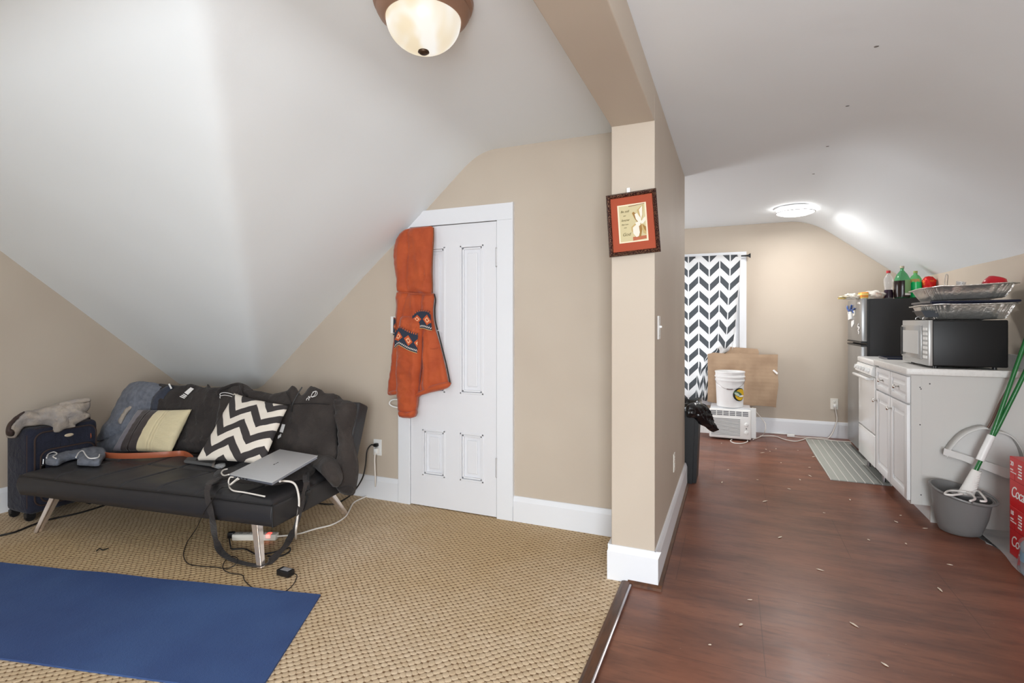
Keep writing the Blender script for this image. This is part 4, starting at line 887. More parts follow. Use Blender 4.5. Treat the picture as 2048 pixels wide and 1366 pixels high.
for x, y in ((1.11, sy0+.04), (1.11, sy1-.04)):
    bm = BM(); lathe(bm, [(.014, 0), (.014, .11)], (x, y, 0), 12); link('foot', bm, M_STEEL, st, smooth=True)
bm = BM(); box(bm, 1.14, 1.165, sy0+.01, sy1-.01, .0, .11); link('kick_plate', bm, M_BLACKP, st)
tr_ = thing('baking_tray', (1.33, 5.12, .976), 'dark flat baking tray lying on the stove top', 'tray')
bm = BM(); box(bm, 1.14, 1.50, 4.98, 5.26, .978, .982); tube(bm, [(1.14, 4.98, .988), (1.50, 4.98, .988), (1.50, 5.26, .988), (1.14, 5.26, .988), (1.14, 4.98, .988)], .0055, 8, 1); link('tray_pan', bm, Mat('dark_blue_enamel', rgb(36, 42, 62), .3, .3), tr_, smooth=30)
# ------------------------------------------------------------------ base cabinet
cb = thing('base_cabinet', (1.36, 4.5, 0), 'white kitchen base cabinet with two drawers over two doors and a grey side panel', 'cabinet')
cy0, cy1 = 4.10, 4.905; cx0 = 1.064
bm = BM(); box(bm, cx0, 1.69, cy0+.016, cy1, .10, .938); box(bm, 1.17, 1.69, cy0+.016, cy1, 0, .10); link('carcass', bm, M_KWHITE, cb)
bm = BM(); prism(bm, [(cx0, cy0, .105), (cx0, cy0, .938), (1.692, cy0, .938), (1.692, cy0, 0), (1.165, cy0, 0), (1.165, cy0, .105)], (0, .016, 0)); box(bm, cx0-.002, cx0+.055, cy0-.004, cy0+.002, .105, .938, .001); link('side_panel', bm, M_PANEL, cb, label='plain grey white end panel with screw holes')
bm = BM()
for (x, z) in ((cx0+.045, .86), (cx0+.05, .85), (cx0+.045, .62), (cx0+.05, .17), (1.16, .885)): lathe(bm, [(.004, .0), (.004, .0015), (0, .002)], (x, cy0-.003, z), 8, axis=(0, -1, 0))
link('screw_holes', bm, M_DARKI, cb)
def panel_door(nm, y0, y1, z0, z1, ky, kz, parent=cb):
    bm = BM(); xf = cx0-.022
    fw = .055 if z1-z0 > .3 else .035
    box(bm, xf, cx0-.001, y0, y0+fw, z0, z1, .003); box(bm, xf, cx0-.001, y1-fw, y1, z0, z1, .003); box(bm, xf, cx0-.001, y0+fw, y1-fw, z0, z0+fw, .003); box(bm, xf, cx0-.001, y0+fw, y1-fw, z1-fw, z1, .003)
    box(bm, xf+.012, cx0-.001, y0+fw-.002, y1-fw+.002, z0+fw-.002, z1-fw+.002)
    a, b, c, d = y0+fw+.012, y1-fw-.012, z0+fw+.012, z1-fw-.012; e = .018
    V = [(xf+.012, a, c), (xf+.012, b, c), (xf+.012, b, d), (xf+.012, a, d)]; U = [(xf+.003, a+e, c+e), (xf+.003, b-e, c+e), (xf+.003, b-e, d-e), (xf+.003, a+e, d-e)]
    V = [bm.verts.new(v) for v in V]; U = [bm.verts.new(v) for v in U]
    bm.faces.new(U[::-1])
    for k in range(4): bm.faces.new((V[k], U[k], U[(k+1) % 4], V[(k+1) % 4]))
    o = link(nm, bm, M_KWHITE, parent, smooth=25)
    bm = BM(); lathe(bm, [(.006, -.004), (.005, .014), (.010, .018), (.0155, .024), (.015, .030), (.008, .034), (0, .035)], (xf, ky, kz), 20, axis=(-1, 0, 0)); link('knob', bm, M_CHROME, o, smooth='all', label='round chrome knob')
panel_door('drawer', 4.106, 4.492, .755, .925, 4.30, .84); panel_door('drawer', 4.505, 4.895, .755, .925, 4.70, .84)
panel_door('door', 4.106, 4.492, .125, .742, 4.462, .665); panel_door('door', 4.505, 4.895, .125, .742, 4.865, .665)
ct = thing('countertop', (1.36, 4.5, .94), 'pale laminate countertop with low backsplash on the white base cabinet', 'countertop')
bm = BM(); box(bm, 1.03, 1.69, 4.068, 4.918, .9405, .984, .006, 3); link('worktop', bm, M_COUNTER, ct, smooth=30)
bm = BM(); box(bm, 1.672, 1.694, 4.10, 4.918, .982, 1.07, .004); link('backsplash', bm, M_COUNTER, ct, smooth=30)
# ------------------------------------------------------------------ microwave
mw = thing('microwave', (1.34, 4.36, .985), 'black and silver microwave on the kitchen countertop', 'microwave')
mx0, mx1, my0, my1, mz0, mz1 = 1.15, 1.545, 4.085, 4.635, 1.0, 1.292
bm = BM(); box(bm, mx0+.02, mx1, my0, my1, mz0, mz1, .008, 3); link('housing', bm, M_MWSIDE, mw, smooth=30)
bm = BM(); box(bm, mx0, mx0+.022, my0, my1, mz0, mz1, .003); fc = link('front_panel', bm, Mat('silver_plastic', rgb(176, 176, 174), .3, .4), mw, smooth=30, label='silver front panel')
bm = BM(); box(bm, mx0-.008, mx0+.002, my0+.12, my1-.006, mz0+.035, mz1-.035, .003); dr = link('door', bm, Mat('silver_door', rgb(160, 160, 158), .25, .4), mw, smooth=30)
bm = BM(); box(bm, mx0-.0105, mx0-.007, my0+.165, my1-.05, mz0+.065, mz1-.07, .001); link('door_window', bm, Mat('perforated_grey_glass', rgb(186, 188, 188), .2), dr, label='pale reflective door window')
bm = BM(); box(bm, mx0-.014, mx0-.007, my1-.03, my1-.012, mz0+.045, mz1-.045, .002); link('door_handle', bm, M_BLACKP, dr)
for r_i in range(7):
    for c_i in range(3):
        bm = BM(); y = my0+.022+c_i*.028; z = mz0+.045+r_i*.03; box(bm, mx0-.003, mx0+.001, y, y+.022, z, z+.018, .001); link('button', bm, M_WHITEP, fc)
for x, y in ((mx0+.05, my0+.05), (mx1-.05, my0+.05), (mx0+.05, my1-.05), (mx1-.05, my1-.05)):
    bm = BM(); lathe(bm, [(.013, 0), (.012, .018)], (x, y, .984), 12); link('foot', bm, M_BLACKP, mw, smooth=True)
# ------------------------------------------------------------------ foil trays and what is with them
M_FOIL = Mat('aluminium_foil', rgb(228, 226, 220), .3, .85); M_FOIL.coords(); M_FOIL.bump(M_FOIL.noise(45, 4), .006, .7)
def foil_tray(c, lx, ly, hgt, tilt, label, group='foil trays on the microwave', mat=M_FOIL):
    t = thing('foil_tray', c, label, 'foil tray', group); R = Matrix.Rotation(tilt[0], 3, 'X') @ Matrix.Rotation(tilt[1], 3, 'Y'); c = Vector(c)
    def loop(sx, sy, z, flute=0.0, n=168, jit=0.0):
        P = []
        for k in range(n):
            a = 2*math.pi*k/n; ex = .28
            x = sx*math.copysign(abs(math.cos(a))**ex, math.cos(a)); y = sy*math.copysign(abs(math.sin(a))**ex, math.sin(a))
            s = 1+flute*(1 if k % 4 < 2 else -1)
            zz = z+jit*noise.noise(Vector((x*9, y*9, 4)))
            P.append(c+R@Vector((x*s, y*s, zz)))
        return P
    bm = BM(); rings = []
    for sx, sy, z, fl, jt in ((0.001, .001, .002, 0, 0), (lx*.5*.70, ly*.5*.66, 0, 0, .002), (lx*.5*.76, ly*.5*.72, .006, .008, 0), (lx*.5*.84, ly*.5*.82, hgt*.55, .02, 0), (lx*.5*.91, ly*.5*.90, hgt-.004, .006, .004), (lx*.5*.99, ly*.5*.985, hgt, 0, .006), (lx*.5, ly*.5, hgt+.003, 0, .006), (lx*.5, ly*.5, hgt-.004, 0, .006)):
        rings.append([bm.verts.new(p) for p in loop(sx, sy, z, fl, jit=jt)])
    for A, B in zip(rings, rings[1:]):
        for k in range(len(A)): bm.faces.new((A[k], A[(k+1) % len(A)], B[(k+1) % len(A)], B[k]))
    bmesh.ops.remove_doubles(bm, verts=bm.verts[:], dist=.0015)
    bmesh.ops.recalc_face_normals(bm, faces=bm.faces[:]); o = link('tray_body', bm, mat, t, smooth=50)
    md = o.modifiers.new('thickness', 'SOLIDIFY'); md.thickness = .0012; return t
foil_tray((1.405, 4.36, 1.294), .50, .42, .095, (-.02, -.01), 'lower fluted foil tray standing directly on the microwave')
bs = thing('serving_tray', (1.42, 4.36, 1.395), 'dark navy flat tray sandwiched between the two foil trays', 'tray')
bm = BM(); box(bm, 1.19, 1.62, 4.16, 4.54, 1.395, 1.399); tube(bm, [(1.185, 4.155, 1.408), (1.625, 4.155, 1.412), (1.625, 4.545, 1.412), (1.185, 4.545, 1.408), (1.185, 4.155, 1.408)], .008, 8, 1); link('tray_pan', bm, Mat('navy_tray', rgb(22, 28, 48), .3), bs, smooth=30)
foil_tray((1.405, 4.36, 1.424), .50, .42, .085, (-.03, -.045), 'upper foil tray with rim bent up, holding a red bowl')
bw = thing('red_bowl', (1.545, 4.30, 1.50), 'red plastic bowl tipped upside down in the upper foil tray', 'bowl')
bm = BM(); lathe(bm, [(.062, 0), (.066, .004), (.058, .03), (.044, .056), (.026, .062), (0, .062)], (1.555, 4.30, 1.512), 36, axis=(.28, -.1, 1), cap=False); o = link('bowl_body', bm, Mat('red_bowl_plastic', rgb(190, 20, 36), .3), bw, smooth='all'); md = o.modifiers.new('thickness', 'SOLIDIFY'); md.thickness = .002
lo = thing('potato_masher', (1.30, 4.3, 1.49), 'upright wire loop handle standing on a white disc in the upper foil tray', 'utensil')
bm = BM(); tube(bm, [(1.300, 4.30, 1.505), (1.298, 4.30, 1.54), (1.302, 4.30, 1.585), (1.308, 4.30, 1.597), (1.315, 4.30, 1.585), (1.312, 4.30, 1.54), (1.310, 4.30, 1.505)], .0028, 8, 6); link('wire_handle', bm, M_CHROME, lo, smooth=True)
bm = BM(); lathe(bm, [(.034, 0), (.036, .006), (.030, .012), (0, .013)], (1.30, 4.30, 1.494), 28); link('disc', bm, M_WHITEP, lo, smooth=True)
bm = BM(); lathe(bm, [(.022, 0), (.026, .05), (.0245, .05), (.021, .003), (0, .003)], (1.385, 4.33, 1.497), 24, axis=(.2, 0, 1), cap=False); link('plastic_cup', bm, M_CLEAR, None, 'small clear plastic cup in the upper foil tray', 'cup', smooth=40)
tb = thing('wire_basket', (1.205, 4.30, 1.294), 'small black sloping tray with wire feet on the microwave left corner', 'tray')
bm = BM(); q = [(1.145, 4.20, 1.352), (1.235, 4.20, 1.352), (1.235, 4.20, 1.312), (1.165, 4.20, 1.312)]; prism(bm, q, (0, .16, 0)); box(bm, 1.14, 1.24, 4.192, 4.37, 1.350, 1.355); link('tray_body', bm, Mat('black_nonstick', rgb(44, 48, 54), .35, .3), tb, smooth=30)
bm = BM()
for y in (4.205, 4.35): tube(bm, [(1.152, y, 1.298), (1.160, y, 1.312), (1.2, y, 1.313), (1.21, y, 1.312), (1.216, y, 1.298)], .0022, 6, 3); tube(bm, [(1.152, y, 1.298), (1.216, y, 1.298)], .0022, 6, 1)
link('wire_feet', bm, M_CHROME, tb, smooth=True)
bm = BM(); tube(bm, [(1.545, 4.64, 1.16), (1.60, 4.66, 1.13), (1.65, 4.64, 1.06), (1.665, 4.60, 1.0)], .002, 6, 8); link('appliance_cord', bm, M_CABLEW, mw, smooth='all')
# ------------------------------------------------------------------ curtain and rod
rod = thing('curtain_rod', (-.32, 6.6, 2.045), 'black curtain rod with trumpet finial across the kitchen window', 'curtain rod')
bm = BM(); tube(bm, [(-.84, 6.6, 2.048), (.14, 6.6, 2.048)], .0085, 12, 1); link('pole', bm, M_BLACKP, rod, smooth=True)
for s, x in ((1, .14), (-1, -.84)):
    bm = BM(); lathe(bm, [(.009, -.01), (.010, .02), (.016, .035), (.026, .045), (.027, .052), (0, .054)], (x, 6.6, 2.048), 20, axis=(s, 0, 0)); link('finial', bm, M_BLACKP, rod, smooth=True)
    bm = BM(); tube(bm, [(x-s*.10, 6.6, 2.048), (x-s*.10, 6.655, 2.05)], .006, 8, 1); lathe(bm, [(.02, 0), (.02, .004)], (x-s*.10, 6.654, 2.05), 16, axis=(0, 1, 0)); link('bracket', bm, M_BLACKP, rod, smooth=True)
M_CUR = Mat('chevron_sheer', rgb(240, 240, 240), .9); tc = M_CUR.nt.nodes.new('ShaderNodeTexCoord'); sp = M_CUR.nt.nodes.new('ShaderNodeSeparateXYZ'); M_CUR.nt.links.new(tc.outputs['UV'], sp.inputs[0])
a = X(M_CUR.nt, sp.outputs[0]); b = X(M_CUR.nt, sp.outputs[1])
cw = .117; a2 = a/cw+40.0; cf = a2.fract(); ci = a2.floor().mod(2.0); tt = cf*(1.0-ci)+(1.0-cf)*ci
band = ((b+tt*(-.115))/.172+20.0).fract().gt(.51); edge = cf.gt(.06)*cf.lt(.94); dk = band*edge
col = M_CUR.mix(dk, rgb(238, 238, 238), rgb(84, 88, 92)); M_CUR.color(col)
trl = M_CUR.nt.nodes.new('ShaderNodeBsdfTranslucent'); M_CUR.nt.links.new(col.k, trl.inputs['Color']); mxs = M_CUR.nt.nodes.new('ShaderNodeMixShader'); mxs.inputs[0].default_value = .45
out = [n for n in M_CUR.nt.nodes if n.type == 'OUTPUT_MATERIAL'][0]; M_CUR.nt.links.new(M_CUR.b.outputs[0], mxs.inputs[1]); M_CUR.nt.links.new(trl.outputs[0], mxs.inputs[2]); M_CUR.nt.links.new(mxs.outputs[0], out.inputs[0])
bm = BM(); uvl = bm.loops.layers.uv.new('UVMap'); nx, nz = 110, 80; g = []; uvs = {}
edge_x = [(2.10, .088), (2.03, .092), (1.8, .085), (1.5, .055), (1.2, .035), (.95, .0), (.84, -.14), (.7, -.235), (.35, -.27), (.33, -.27)]
def exr(z):
    for (z0, x0), (z1, x1) in zip(edge_x, edge_x[1:]):
        if z1 <= z <= z0: return x0+(x1-x0)*(z0-z)/(z0-z1)
    return edge_x[-1][1]
for j in range(nz+1):
    z = 2.065-(2.065-.345)*j/nz; xr = exr(z); row = []
    for i in range(nx+1):
        s = i/nx; full = .90
        # cloth keeps its width: the right part gathers into folds where the edge is pulled left
        u0 = s*full; ua = (xr+.80)*.72; z_ = z; x = -.80+(u0 if u0 < ua else ua+(xr+.80-ua)*((u0-ua)/max(full-ua, 1e-3)))
        gather = max(0, (full-.0-(xr+.80))/full)
        k = max(0, (s-.45)/.55)
        y = 6.585+.006*math.sin(s*34)+(.014+.03*gather)*math.sin(s*26+z*1.5)*(.35+k)*(.5+.5*min(1, (2.065-z)/.25))
        v = bm.verts.new((x, y, z)); uvs[v] = (s*full+.80*0-.78, z-.06*math.sin(s*2)*gather); row.append(v)
    g.append(row)
for j in range(nz):
    for i in range(nx): bm.faces.new((g[j][i], g[j][i+1], g[j+1][i+1], g[j+1][i]))
for f in bm.faces:
    for l in f.loops: l[uvl].uv = uvs[l.vert]
link('curtain', bm, M_CUR, None, 'white curtain with dark grey chevron pattern hanging over the kitchen window', 'curtain', smooth='all')
# ------------------------------------------------------------------ air conditioner
ac = thing('air_conditioner', (-.02, 6.26, 0), 'white window air conditioner unit standing on the kitchen floor', 'air conditioner')
ax0, ax1, ay0, ay1, az0, az1 = -.235, .185, 6.10, 6.43, .018, .345
bm = BM(); box(bm, ax0+.01, ax1-.006, ay0+.05, ay1, az0+.005, az1, .006, 2); link('housing', bm, Mat('pale_grey_steel', rgb(204, 206, 210), .4), ac, smooth=30)
bm = BM(); box(bm, ax1-.008, ax1+.05, ay0+.11, ay0+.13, az0, az1, .002); link('side_flange', bm, M_WHITEP, ac)
bm = BM(); box(bm, ax0, ax1, ay0, ay0+.055, az0, az1-.01, .014, 3); fp = link('front_panel', bm, M_WHITEP, ac, smooth=30)
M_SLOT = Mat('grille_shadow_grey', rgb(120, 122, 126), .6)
bm = BM()
for c_ in range(6):
    xa = ax0+.015+c_*.064; 
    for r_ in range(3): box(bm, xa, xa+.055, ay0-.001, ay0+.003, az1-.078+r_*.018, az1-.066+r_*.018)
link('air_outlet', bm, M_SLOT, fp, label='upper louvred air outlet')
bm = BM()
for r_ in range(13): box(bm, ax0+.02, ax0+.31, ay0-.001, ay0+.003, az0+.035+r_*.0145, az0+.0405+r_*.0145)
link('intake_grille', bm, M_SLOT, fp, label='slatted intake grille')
bm = BM()
for r_ in range(14): box(bm, ax0+.018, ax0+.312, ay0-.004, ay0+.001, az0+.028+r_*.0145, az0+.0345+r_*.0145, .001)
link('grille_slats', bm, M_WHITEP, fp)
for z in (az0+.075, az0+.16):
    bm = BM(); lathe(bm, [(.022, 0), (.018, .012), (.012, .016), (0, .016)], (ax1-.048, ay0, z), 22, axis=(0, -1, 0)); box(bm, ax1-.052, ax1-.044, ay0-.024, ay0-.010, z-.018, z+.018, .002); link('knob', bm, M_WHITEP, fp, smooth=30)
bm = BM(); lathe(bm, [(.006, 0), (.006, .003), (0, .003)], (ax1-.048, ay0, az0+.118), 12, axis=(0, -1, 0)); link('indicator', bm, M_BLACKP, fp)
bm = BM()
for k in range(9): box(bm, ax0-.02-k*.019, ax0-.006-k*.019, ay0+.05, ay0+.066, az0+.03, az1-.03, .002)
box(bm, ax0-.19, ax0+.005, ay0+.055, ay0+.06, az0+.03, az1-.03); link('accordion_wing', bm, M_WHITEP, ac, label='pleated white side curtain')
# bucket on the air conditioner
bk_ = thing('bucket', (-.027, 6.265, .346), 'white plastic pail with round fish emblem standing on the air conditioner', 'bucket')
bx, by, bz = -.027, 6.265, .3465
bm = BM(); lathe(bm, [(.132, 0), (.136, .004), (.147, .285), (.156, .287), (.156, .298), (.148, .300), (.149, .325), (.158, .327), (.158, .337), (.150, .339), (.151, .375), (.157, .378), (.156, .388), (.149, .388), (.146, .37), (.130, .01), (0, .01)], (bx, by, bz), 56, cap=False); link('pail', bm, Mat('white_pail', rgb(236, 236, 236), .35), bk_, smooth=30)
bm = BM(); P = []
for k in range(17):
    a = math.radians(-178+k*(176/16)); P.append((bx+.158*math.cos(a), by+.16*math.sin(a), bz+.318-.115*math.sin(math.pi*k/16)))
tube(bm, P, .002, 6, 3); tube(bm, [P[8-1], P[8], P[9]], .007, 8, 2); link('bail_handle', bm, M_STEEL, bk_, smooth=True)
def onpail(ang, z, off=.001): return Vector((bx+(.1395+off+.0085*z/.285)*math.cos(ang), by+(.1395+off+.0085*z/.285)*math.sin(ang), bz+z))
emb = lambda cx, cz, r0, r1, rot, off, mat, nm, lab=None: (lambda bm: (bm.faces.new([bm.verts.new(onpail(cx+(r0*1.35*math.cos(t)*math.cos(rot)-r1*1.25*math.sin(t)*math.sin(rot))/.145, cz+r0*1.25*math.cos(t)*math.sin(rot)+r1*1.25*math.sin(t)*math.cos(rot), off)) for t in [2*math.pi*k/28 for k in range(28)]]), bmesh.ops.triangulate(bm, faces=bm.faces[:]), link(nm, bm, mat, bk_, label=lab))[-1])(BM())
ea = math.radians(-48)
emb(ea, .145, .056, .058, 0, .003, Mat('black_ring', rgb(30, 32, 28), .5), 'emblem', 'dark ring of the round emblem')
emb(ea+.06, .145, .046, .050, 0, .0045, Mat('yellow_disc', rgb(222, 180, 40), .5), 'emblem', 'yellow emblem disc')
emb(ea-.12, .150, .044, .020, -.5, .006, Mat('fish_green', rgb(84, 112, 84), .5), 'emblem', 'green leaping fish')
emb(ea-.22, .150, .024, .011, -.6, .0075, Mat('fish_pale', rgb(190, 205, 190), .5), 'emblem')
emb(ea+.16, .128, .026, .008, .0, .0075, M_WHITEI, 'emblem')
# cardboard
def board(q, y0, tiltt, label, gr, seed, mp=None):
    n_ = Vector((0, -1, .12*tiltt)).normalized(); p = Vector((0, y0, .33)); mpf = plane_map(p, n_)
    return link('cardboard_sheet', sheet(q, mpf, 6, .0, .002, 6, .005, (), .003, .03, seed, smooth=0), M_CORR, None, label, 'cardboard', gr, smooth=30)
board([(1415, 708), (1428, 705), (1450, 707), (1480, 706), (1520, 709), (1556, 709), (1555, 740), (1557, 770), (1553, 800), (1552, 815), (1540, 813), (1515, 811), (1490, 812), (1460, 811), (1434, 806), (1415, 803), (1416, 760)], 6.49, .9, 'large torn brown cardboard sheet leaning behind the white bucket', 'cardboard against the far wall', 1)
board([(1432, 714), (1433, 697), (1440, 692), (1465, 694), (1490, 696), (1515, 698), (1518, 704), (1516, 720), (1470, 722)], 6.54, .9, 'smaller cardboard strip sticking up behind the large cardboard sheet', 'cardboard against the far wall', 2)
bm = BM(); mpf = plane_map((0, 6.483, .33), (0, -1, .108)); prism(bm, [mpf(x, y)[0] for x, y in ((1545, 741), (1548, 739), (1556, 746), (1554, 749))], (0, -.002, 0)); link('tape_piece', bm, M_WHITEI, None, 'small white label stuck near the right edge of the large cardboard', 'label')
# ------------------------------------------------------------------ trash bin
tbn = thing('trash_bin', (-.43, 4.50, 0), 'tall black trash bin behind the end of the divider wall', 'trash bin')
def tbx(z): return (.165+.012*z/.6)
bm = BM(); V = []
for z in (0.0, .60):
    e = tbx(z)*1.0+(.0 if z == 0 else .012); V.append([bm.verts.new((-.43+sx*(e), 4.50+sy*(e), z)) for sx, sy in ((-1, -1), (1, -1), (1, 1), (-1, 1))])
for k in range(4): bm.faces.new((V[0][k], V[0][(k+1) % 4], V[1][(k+1) % 4], V[1][k]))
bm.faces.new(V[0][::-1]); bmesh.ops.bevel(bm, geom=[e for e in bm.edges if abs(e.verts[0].co.z-e.verts[1].co.z) > .1], offset=.03, segments=4, affect='EDGES'); bmesh.ops.recalc_face_normals(bm, faces=bm.faces[:])
o = link('bin_body', bm, Mat('matte_black_plastic', rgb(20, 20, 22), .5), tbn, smooth=40)
M_BINBAG = Mat('shiny_black_film', rgb(18, 18, 20), .18, spec=.7); M_BINBAG.coords(); M_BINBAG.bump(M_BINBAG.noise(25, 3), .012, .7)
bl = thing('trash_bag', (-.43, 4.50, .58), 'shiny black trash bag folded over the rim of the black bin', 'trash bag')
bm = BM(); n = 96; rings = []
for (s_, z_) in ((.150, .46), (.168, .60), (.182, .632), (.196, .628), (.202, .60), (.200, .565)):
    R_ = []
    for k in range(n):
        a = 2*math.pi*k/n; x = s_*math.copysign(abs(math.cos(a))**.35, math.cos(a)); y = s_*math.copysign(abs(math.sin(a))**.35, math.sin(a))
        nz_ = noise.noise(Vector((x*16, y*16, z_*8))); R_.append(bm.verts.new((-.43+x*(1+.03*nz_), 4.50+y*(1+.03*nz_), z_+.022*nz_)))
    rings.append(R_)
for A, B in zip(rings, rings[1:]):
    for k in range(n): bm.faces.new((A[k], A[(k+1) % n], B[(k+1) % n], B[k]))
link('rim_fold', bm, M_BINBAG, bl, smooth='all')
mpf = plane_map((-.23, 4.33, .5), (.75, -.66, 0))
link('bag_tail', sheet([(1376, 812), (1388, 806), (1400, 806), (1408, 808), (1416, 815), (1421, 825), (1424, 838), (1429, 847), (1435, 856), (1432, 862), (1426, 864), (1419, 860), (1412, 854), (1401, 849), (1396, 842), (1388, 836), (1376, 834)], mpf, 2.6, .0, .03, 5, .012, [(1405, 812, 1420, 850, 2, .015), (1412, 815, 1430, 858, 2, .02), (1395, 815, 1415, 850, 2, .018), (1385, 812, 1400, 835, 2, .015)], .008, .15, 51), M_BINBAG, bl, smooth='all')
# ------------------------------------------------------------------ runner rug
rm = Mat('grey_striped_weave', rgb(150, 152, 146), .9); x_, y_, z_ = rm.world()
s_ = ((x_-.73)/.0585).fract(); ln = (s_.lt(.10)); big = rm.noise(5, 3); wv = ((y_*700.0).sin()*.5+.5)*.12
col = rm.mix(ln, rm.mix((x_-.73).ss(.05, .30)*.8+big*.2, rgb(170, 172, 164), rgb(134, 136, 132)), rgb(206, 204, 198)); rm.color(col); rm.bump(rm.noise(400, 2)+wv, .001, .5)
bm = BM(); nx, ny = 14, 50; g = []
for j in range(ny+1):
    y = 4.878+(6.47-4.878)*j/ny; g.append([bm.verts.new((.728+.415*i/nx+.004*math.sin(y*3), y+(.005*i/nx if j == 0 else 0), .0075+.003*noise.noise(Vector((i*.2, y*3, 0))))) for i in range(nx+1)])
for j in range(ny):
    for i in range(nx): bm.faces.new((g[j][i], g[j][i+1], g[j+1][i+1], g[j+1][i]))
r = bmesh.ops.extrude_face_region(bm, geom=bm.faces[:])
for v in r['geom']:
    if isinstance(v, bmesh.types.BMVert): v.co.z = .001
bmesh.ops.recalc_face_normals(bm, faces=bm.faces[:]); link('runner_rug', bm, rm, None, 'grey runner rug with thin white stripes in front of the stove', 'rug', smooth=30)
# ------------------------------------------------------------------ far cords
def fy(x, y, yy): p = ony(x, y, yy); p.z = max(p.z, .008); return p
cable('appliance_cord', [(ax1+.02, 6.35, .33), ony(1524, 838, 6.42), ony(1531, 849, 6.40), ony(1530, 862, 6.36), onz(1523, 872, .01), onz(1506, 879, .008)], .0045, M_CABLEW, 'white air conditioner cord curving down its right side', 'cord')
cable('floor_cord', [onz(1495, 880, .006), onz(1494, 884, .006), onz(1482, 887, .006), onz(1468, 886, .006), onz(1461, 882, .006), onz(1464, 879, .006)], .0055, M_CABLEW, 'white cord loop on the floor under the air conditioner', 'cord')
cable('extension_cable', [onz(1520, 872, .006), onz(1549, 872.5, .006), onz(1569, 879, .006), onz(1590, 882.5, .006), onz(1604, 880, .006), onz(1616, 876, .012), onz(1640, 876, .014), onz(1656, 876.5, .014), ony(1665, 866, 6.60), ony(1671, 851, 6.62), ony(1674, 839, 6.63), ony(1672, 824, 6.64), (1.036, 6.635, .365)], .0055, M_CABLEW, 'white extension cord plugged into the far kitchen outlet', 'extension cord')
cable('extension_cable', [onz(1586, 873, .01), onz(1600, 874.5, .010), onz(1620, 875, .012), onz(1650, 879, .014), onz(1675, 882, .014), onz(1707, 884, .014)], .004, M_CABLEW, 'thin white cord running over the rug edge to the refrigerator', 'extension cord')
bm = BM(); box(bm, 0, .26, 0, .016, 0, .012, .003, fr=lambda a, b, c: onz(1539, 867, .002)+Vector((a, b+.005, c))); link('cord_channel', bm, M_WHITEP, None, 'flat white cord cover lying along the far baseboard', 'cord cover', smooth=30)
bm = BM(); box(bm, -.03, .045, -.012, .022, 0, .03, .005, fr=lambda a, b, c: onz(1580, 874, .002)+Vector((a, b, c))); link('extension_block', bm, M_WHITEP, None, 'small white outlet block on the floor between the white cords', 'outlet block', smooth=30)
wq = thing('white_plug', (1.036, 6.66, .36), 'white plug in the outlet on the far kitchen wall', 'plug'); bm = BM(); box(bm, 1.020, 1.052, 6.632, 6.670, .340, .372, .006); link('plug_body', bm, M_WHITEP, wq, smooth=30)
# ------------------------------------------------------------------ picture on the divider
pf = thing('picture_frame', (-.446, 2.55, 1.76), 'tilted picture with bronze frame, orange mat and white flower print', 'picture')
TL, TR, BR, BL = [Vector(v) for v in ((-.577, 2.556, 1.904), (-.336, 2.556, 1.919), (-.313, 2.556, 1.615), (-.559, 2.556, 1.599))]
def pc(a, b, c=0): return TL*(1-a)*(1-b)+TR*a*(1-b)+BR*a*b+BL*(1-a)*b+Vector((0, -c, 0))
bm = BM(); w, wy = .085, .068
for (o1, o2, i1, i2) in (((0, 0), (1, 0), (w, wy), (1-w, wy)), ((1, 0), (1, 1), (1-w, wy), (1-w, 1-wy)), ((1, 1), (0, 1), (1-w, 1-wy), (w, 1-wy)), ((0, 1), (0, 0), (w, 1-wy), (w, wy))):
    A = [(o1, 0), (o1, .010), ((o1[0]*.6+i1[0]*.4, o1[1]*.6+i1[1]*.4), .022), ((o1[0]*.2+i1[0]*.8, o1[1]*.2+i1[1]*.8), .016), (i1, .008), (i1, 0)]
    Bq = [(o2, 0), (o2, .010), ((o2[0]*.6+i2[0]*.4, o2[1]*.6+i2[1]*.4), .022), ((o2[0]*.2+i2[0]*.8, o2[1]*.2+i2[1]*.8), .016), (i2, .008), (i2, 0)]
    a_ = [bm.verts.new(pc(*p, c)) for p, c in A]; b_ = [bm.verts.new(pc(*p, c)) for p, c in Bq]
    for k in range(5): bm.faces.new((a_[k], b_[k], b_[k+1], a_[k+1]))
    bm.faces.new((a_[5], b_[5], b_[0], a_[0]))
bmesh.ops.recalc_face_normals(bm, faces=bm.faces[:])
fmt = Mat('beaded_bronze_frame', rgb(92, 62, 48), .35, .4); fmt.coords(); fmt.color(fmt.mix(fmt.voro(210).lt(.38), rgb(54, 26, 24), rgb(140, 104, 78))); fmt.bump(fmt.voro(210), .002, .8)
link('frame', bm, fmt, pf, label='beaded bronze frame')
def pplate(nm, a0, b0, a1, b1, c0, c1, mat, lab=None): 
    bm = BM(); prism(bm, [pc(a0, b0, c0), pc(a1, b0, c0), pc(a1, b1, c0), pc(a0, b1, c0)], (0, -(c1-c0), 0)); return link(nm, bm, mat, pf, label=lab)
pplate('mat_board', .07, .055, .93, .945, .001, .005, Mat('orange_mat', rgb(160, 68, 38), .7), 'burnt orange mat board')
pplate('mat_bevel', .215, .19, .785, .80, .004, .006, Mat('cream_bevel', rgb(228, 214, 186), .7))
pr = pplate('print', .245, .21, .755, .78, .005, .0066, Mat('cream_print', rgb(196, 184, 144), .7), 'cream print with white flower and lettering')
def poly(nm, P, off, mat, par=pr):
    bm = BM(); V = [pc(a, b, off) for a, b in P]; f = bm.faces.new([bm.verts.new(v) for v in V]); bmesh.ops.triangulate(bm, faces=[f]); bmesh.ops.recalc_face_normals(bm, faces=bm.faces[:]); return link(nm, bm, mat, par)
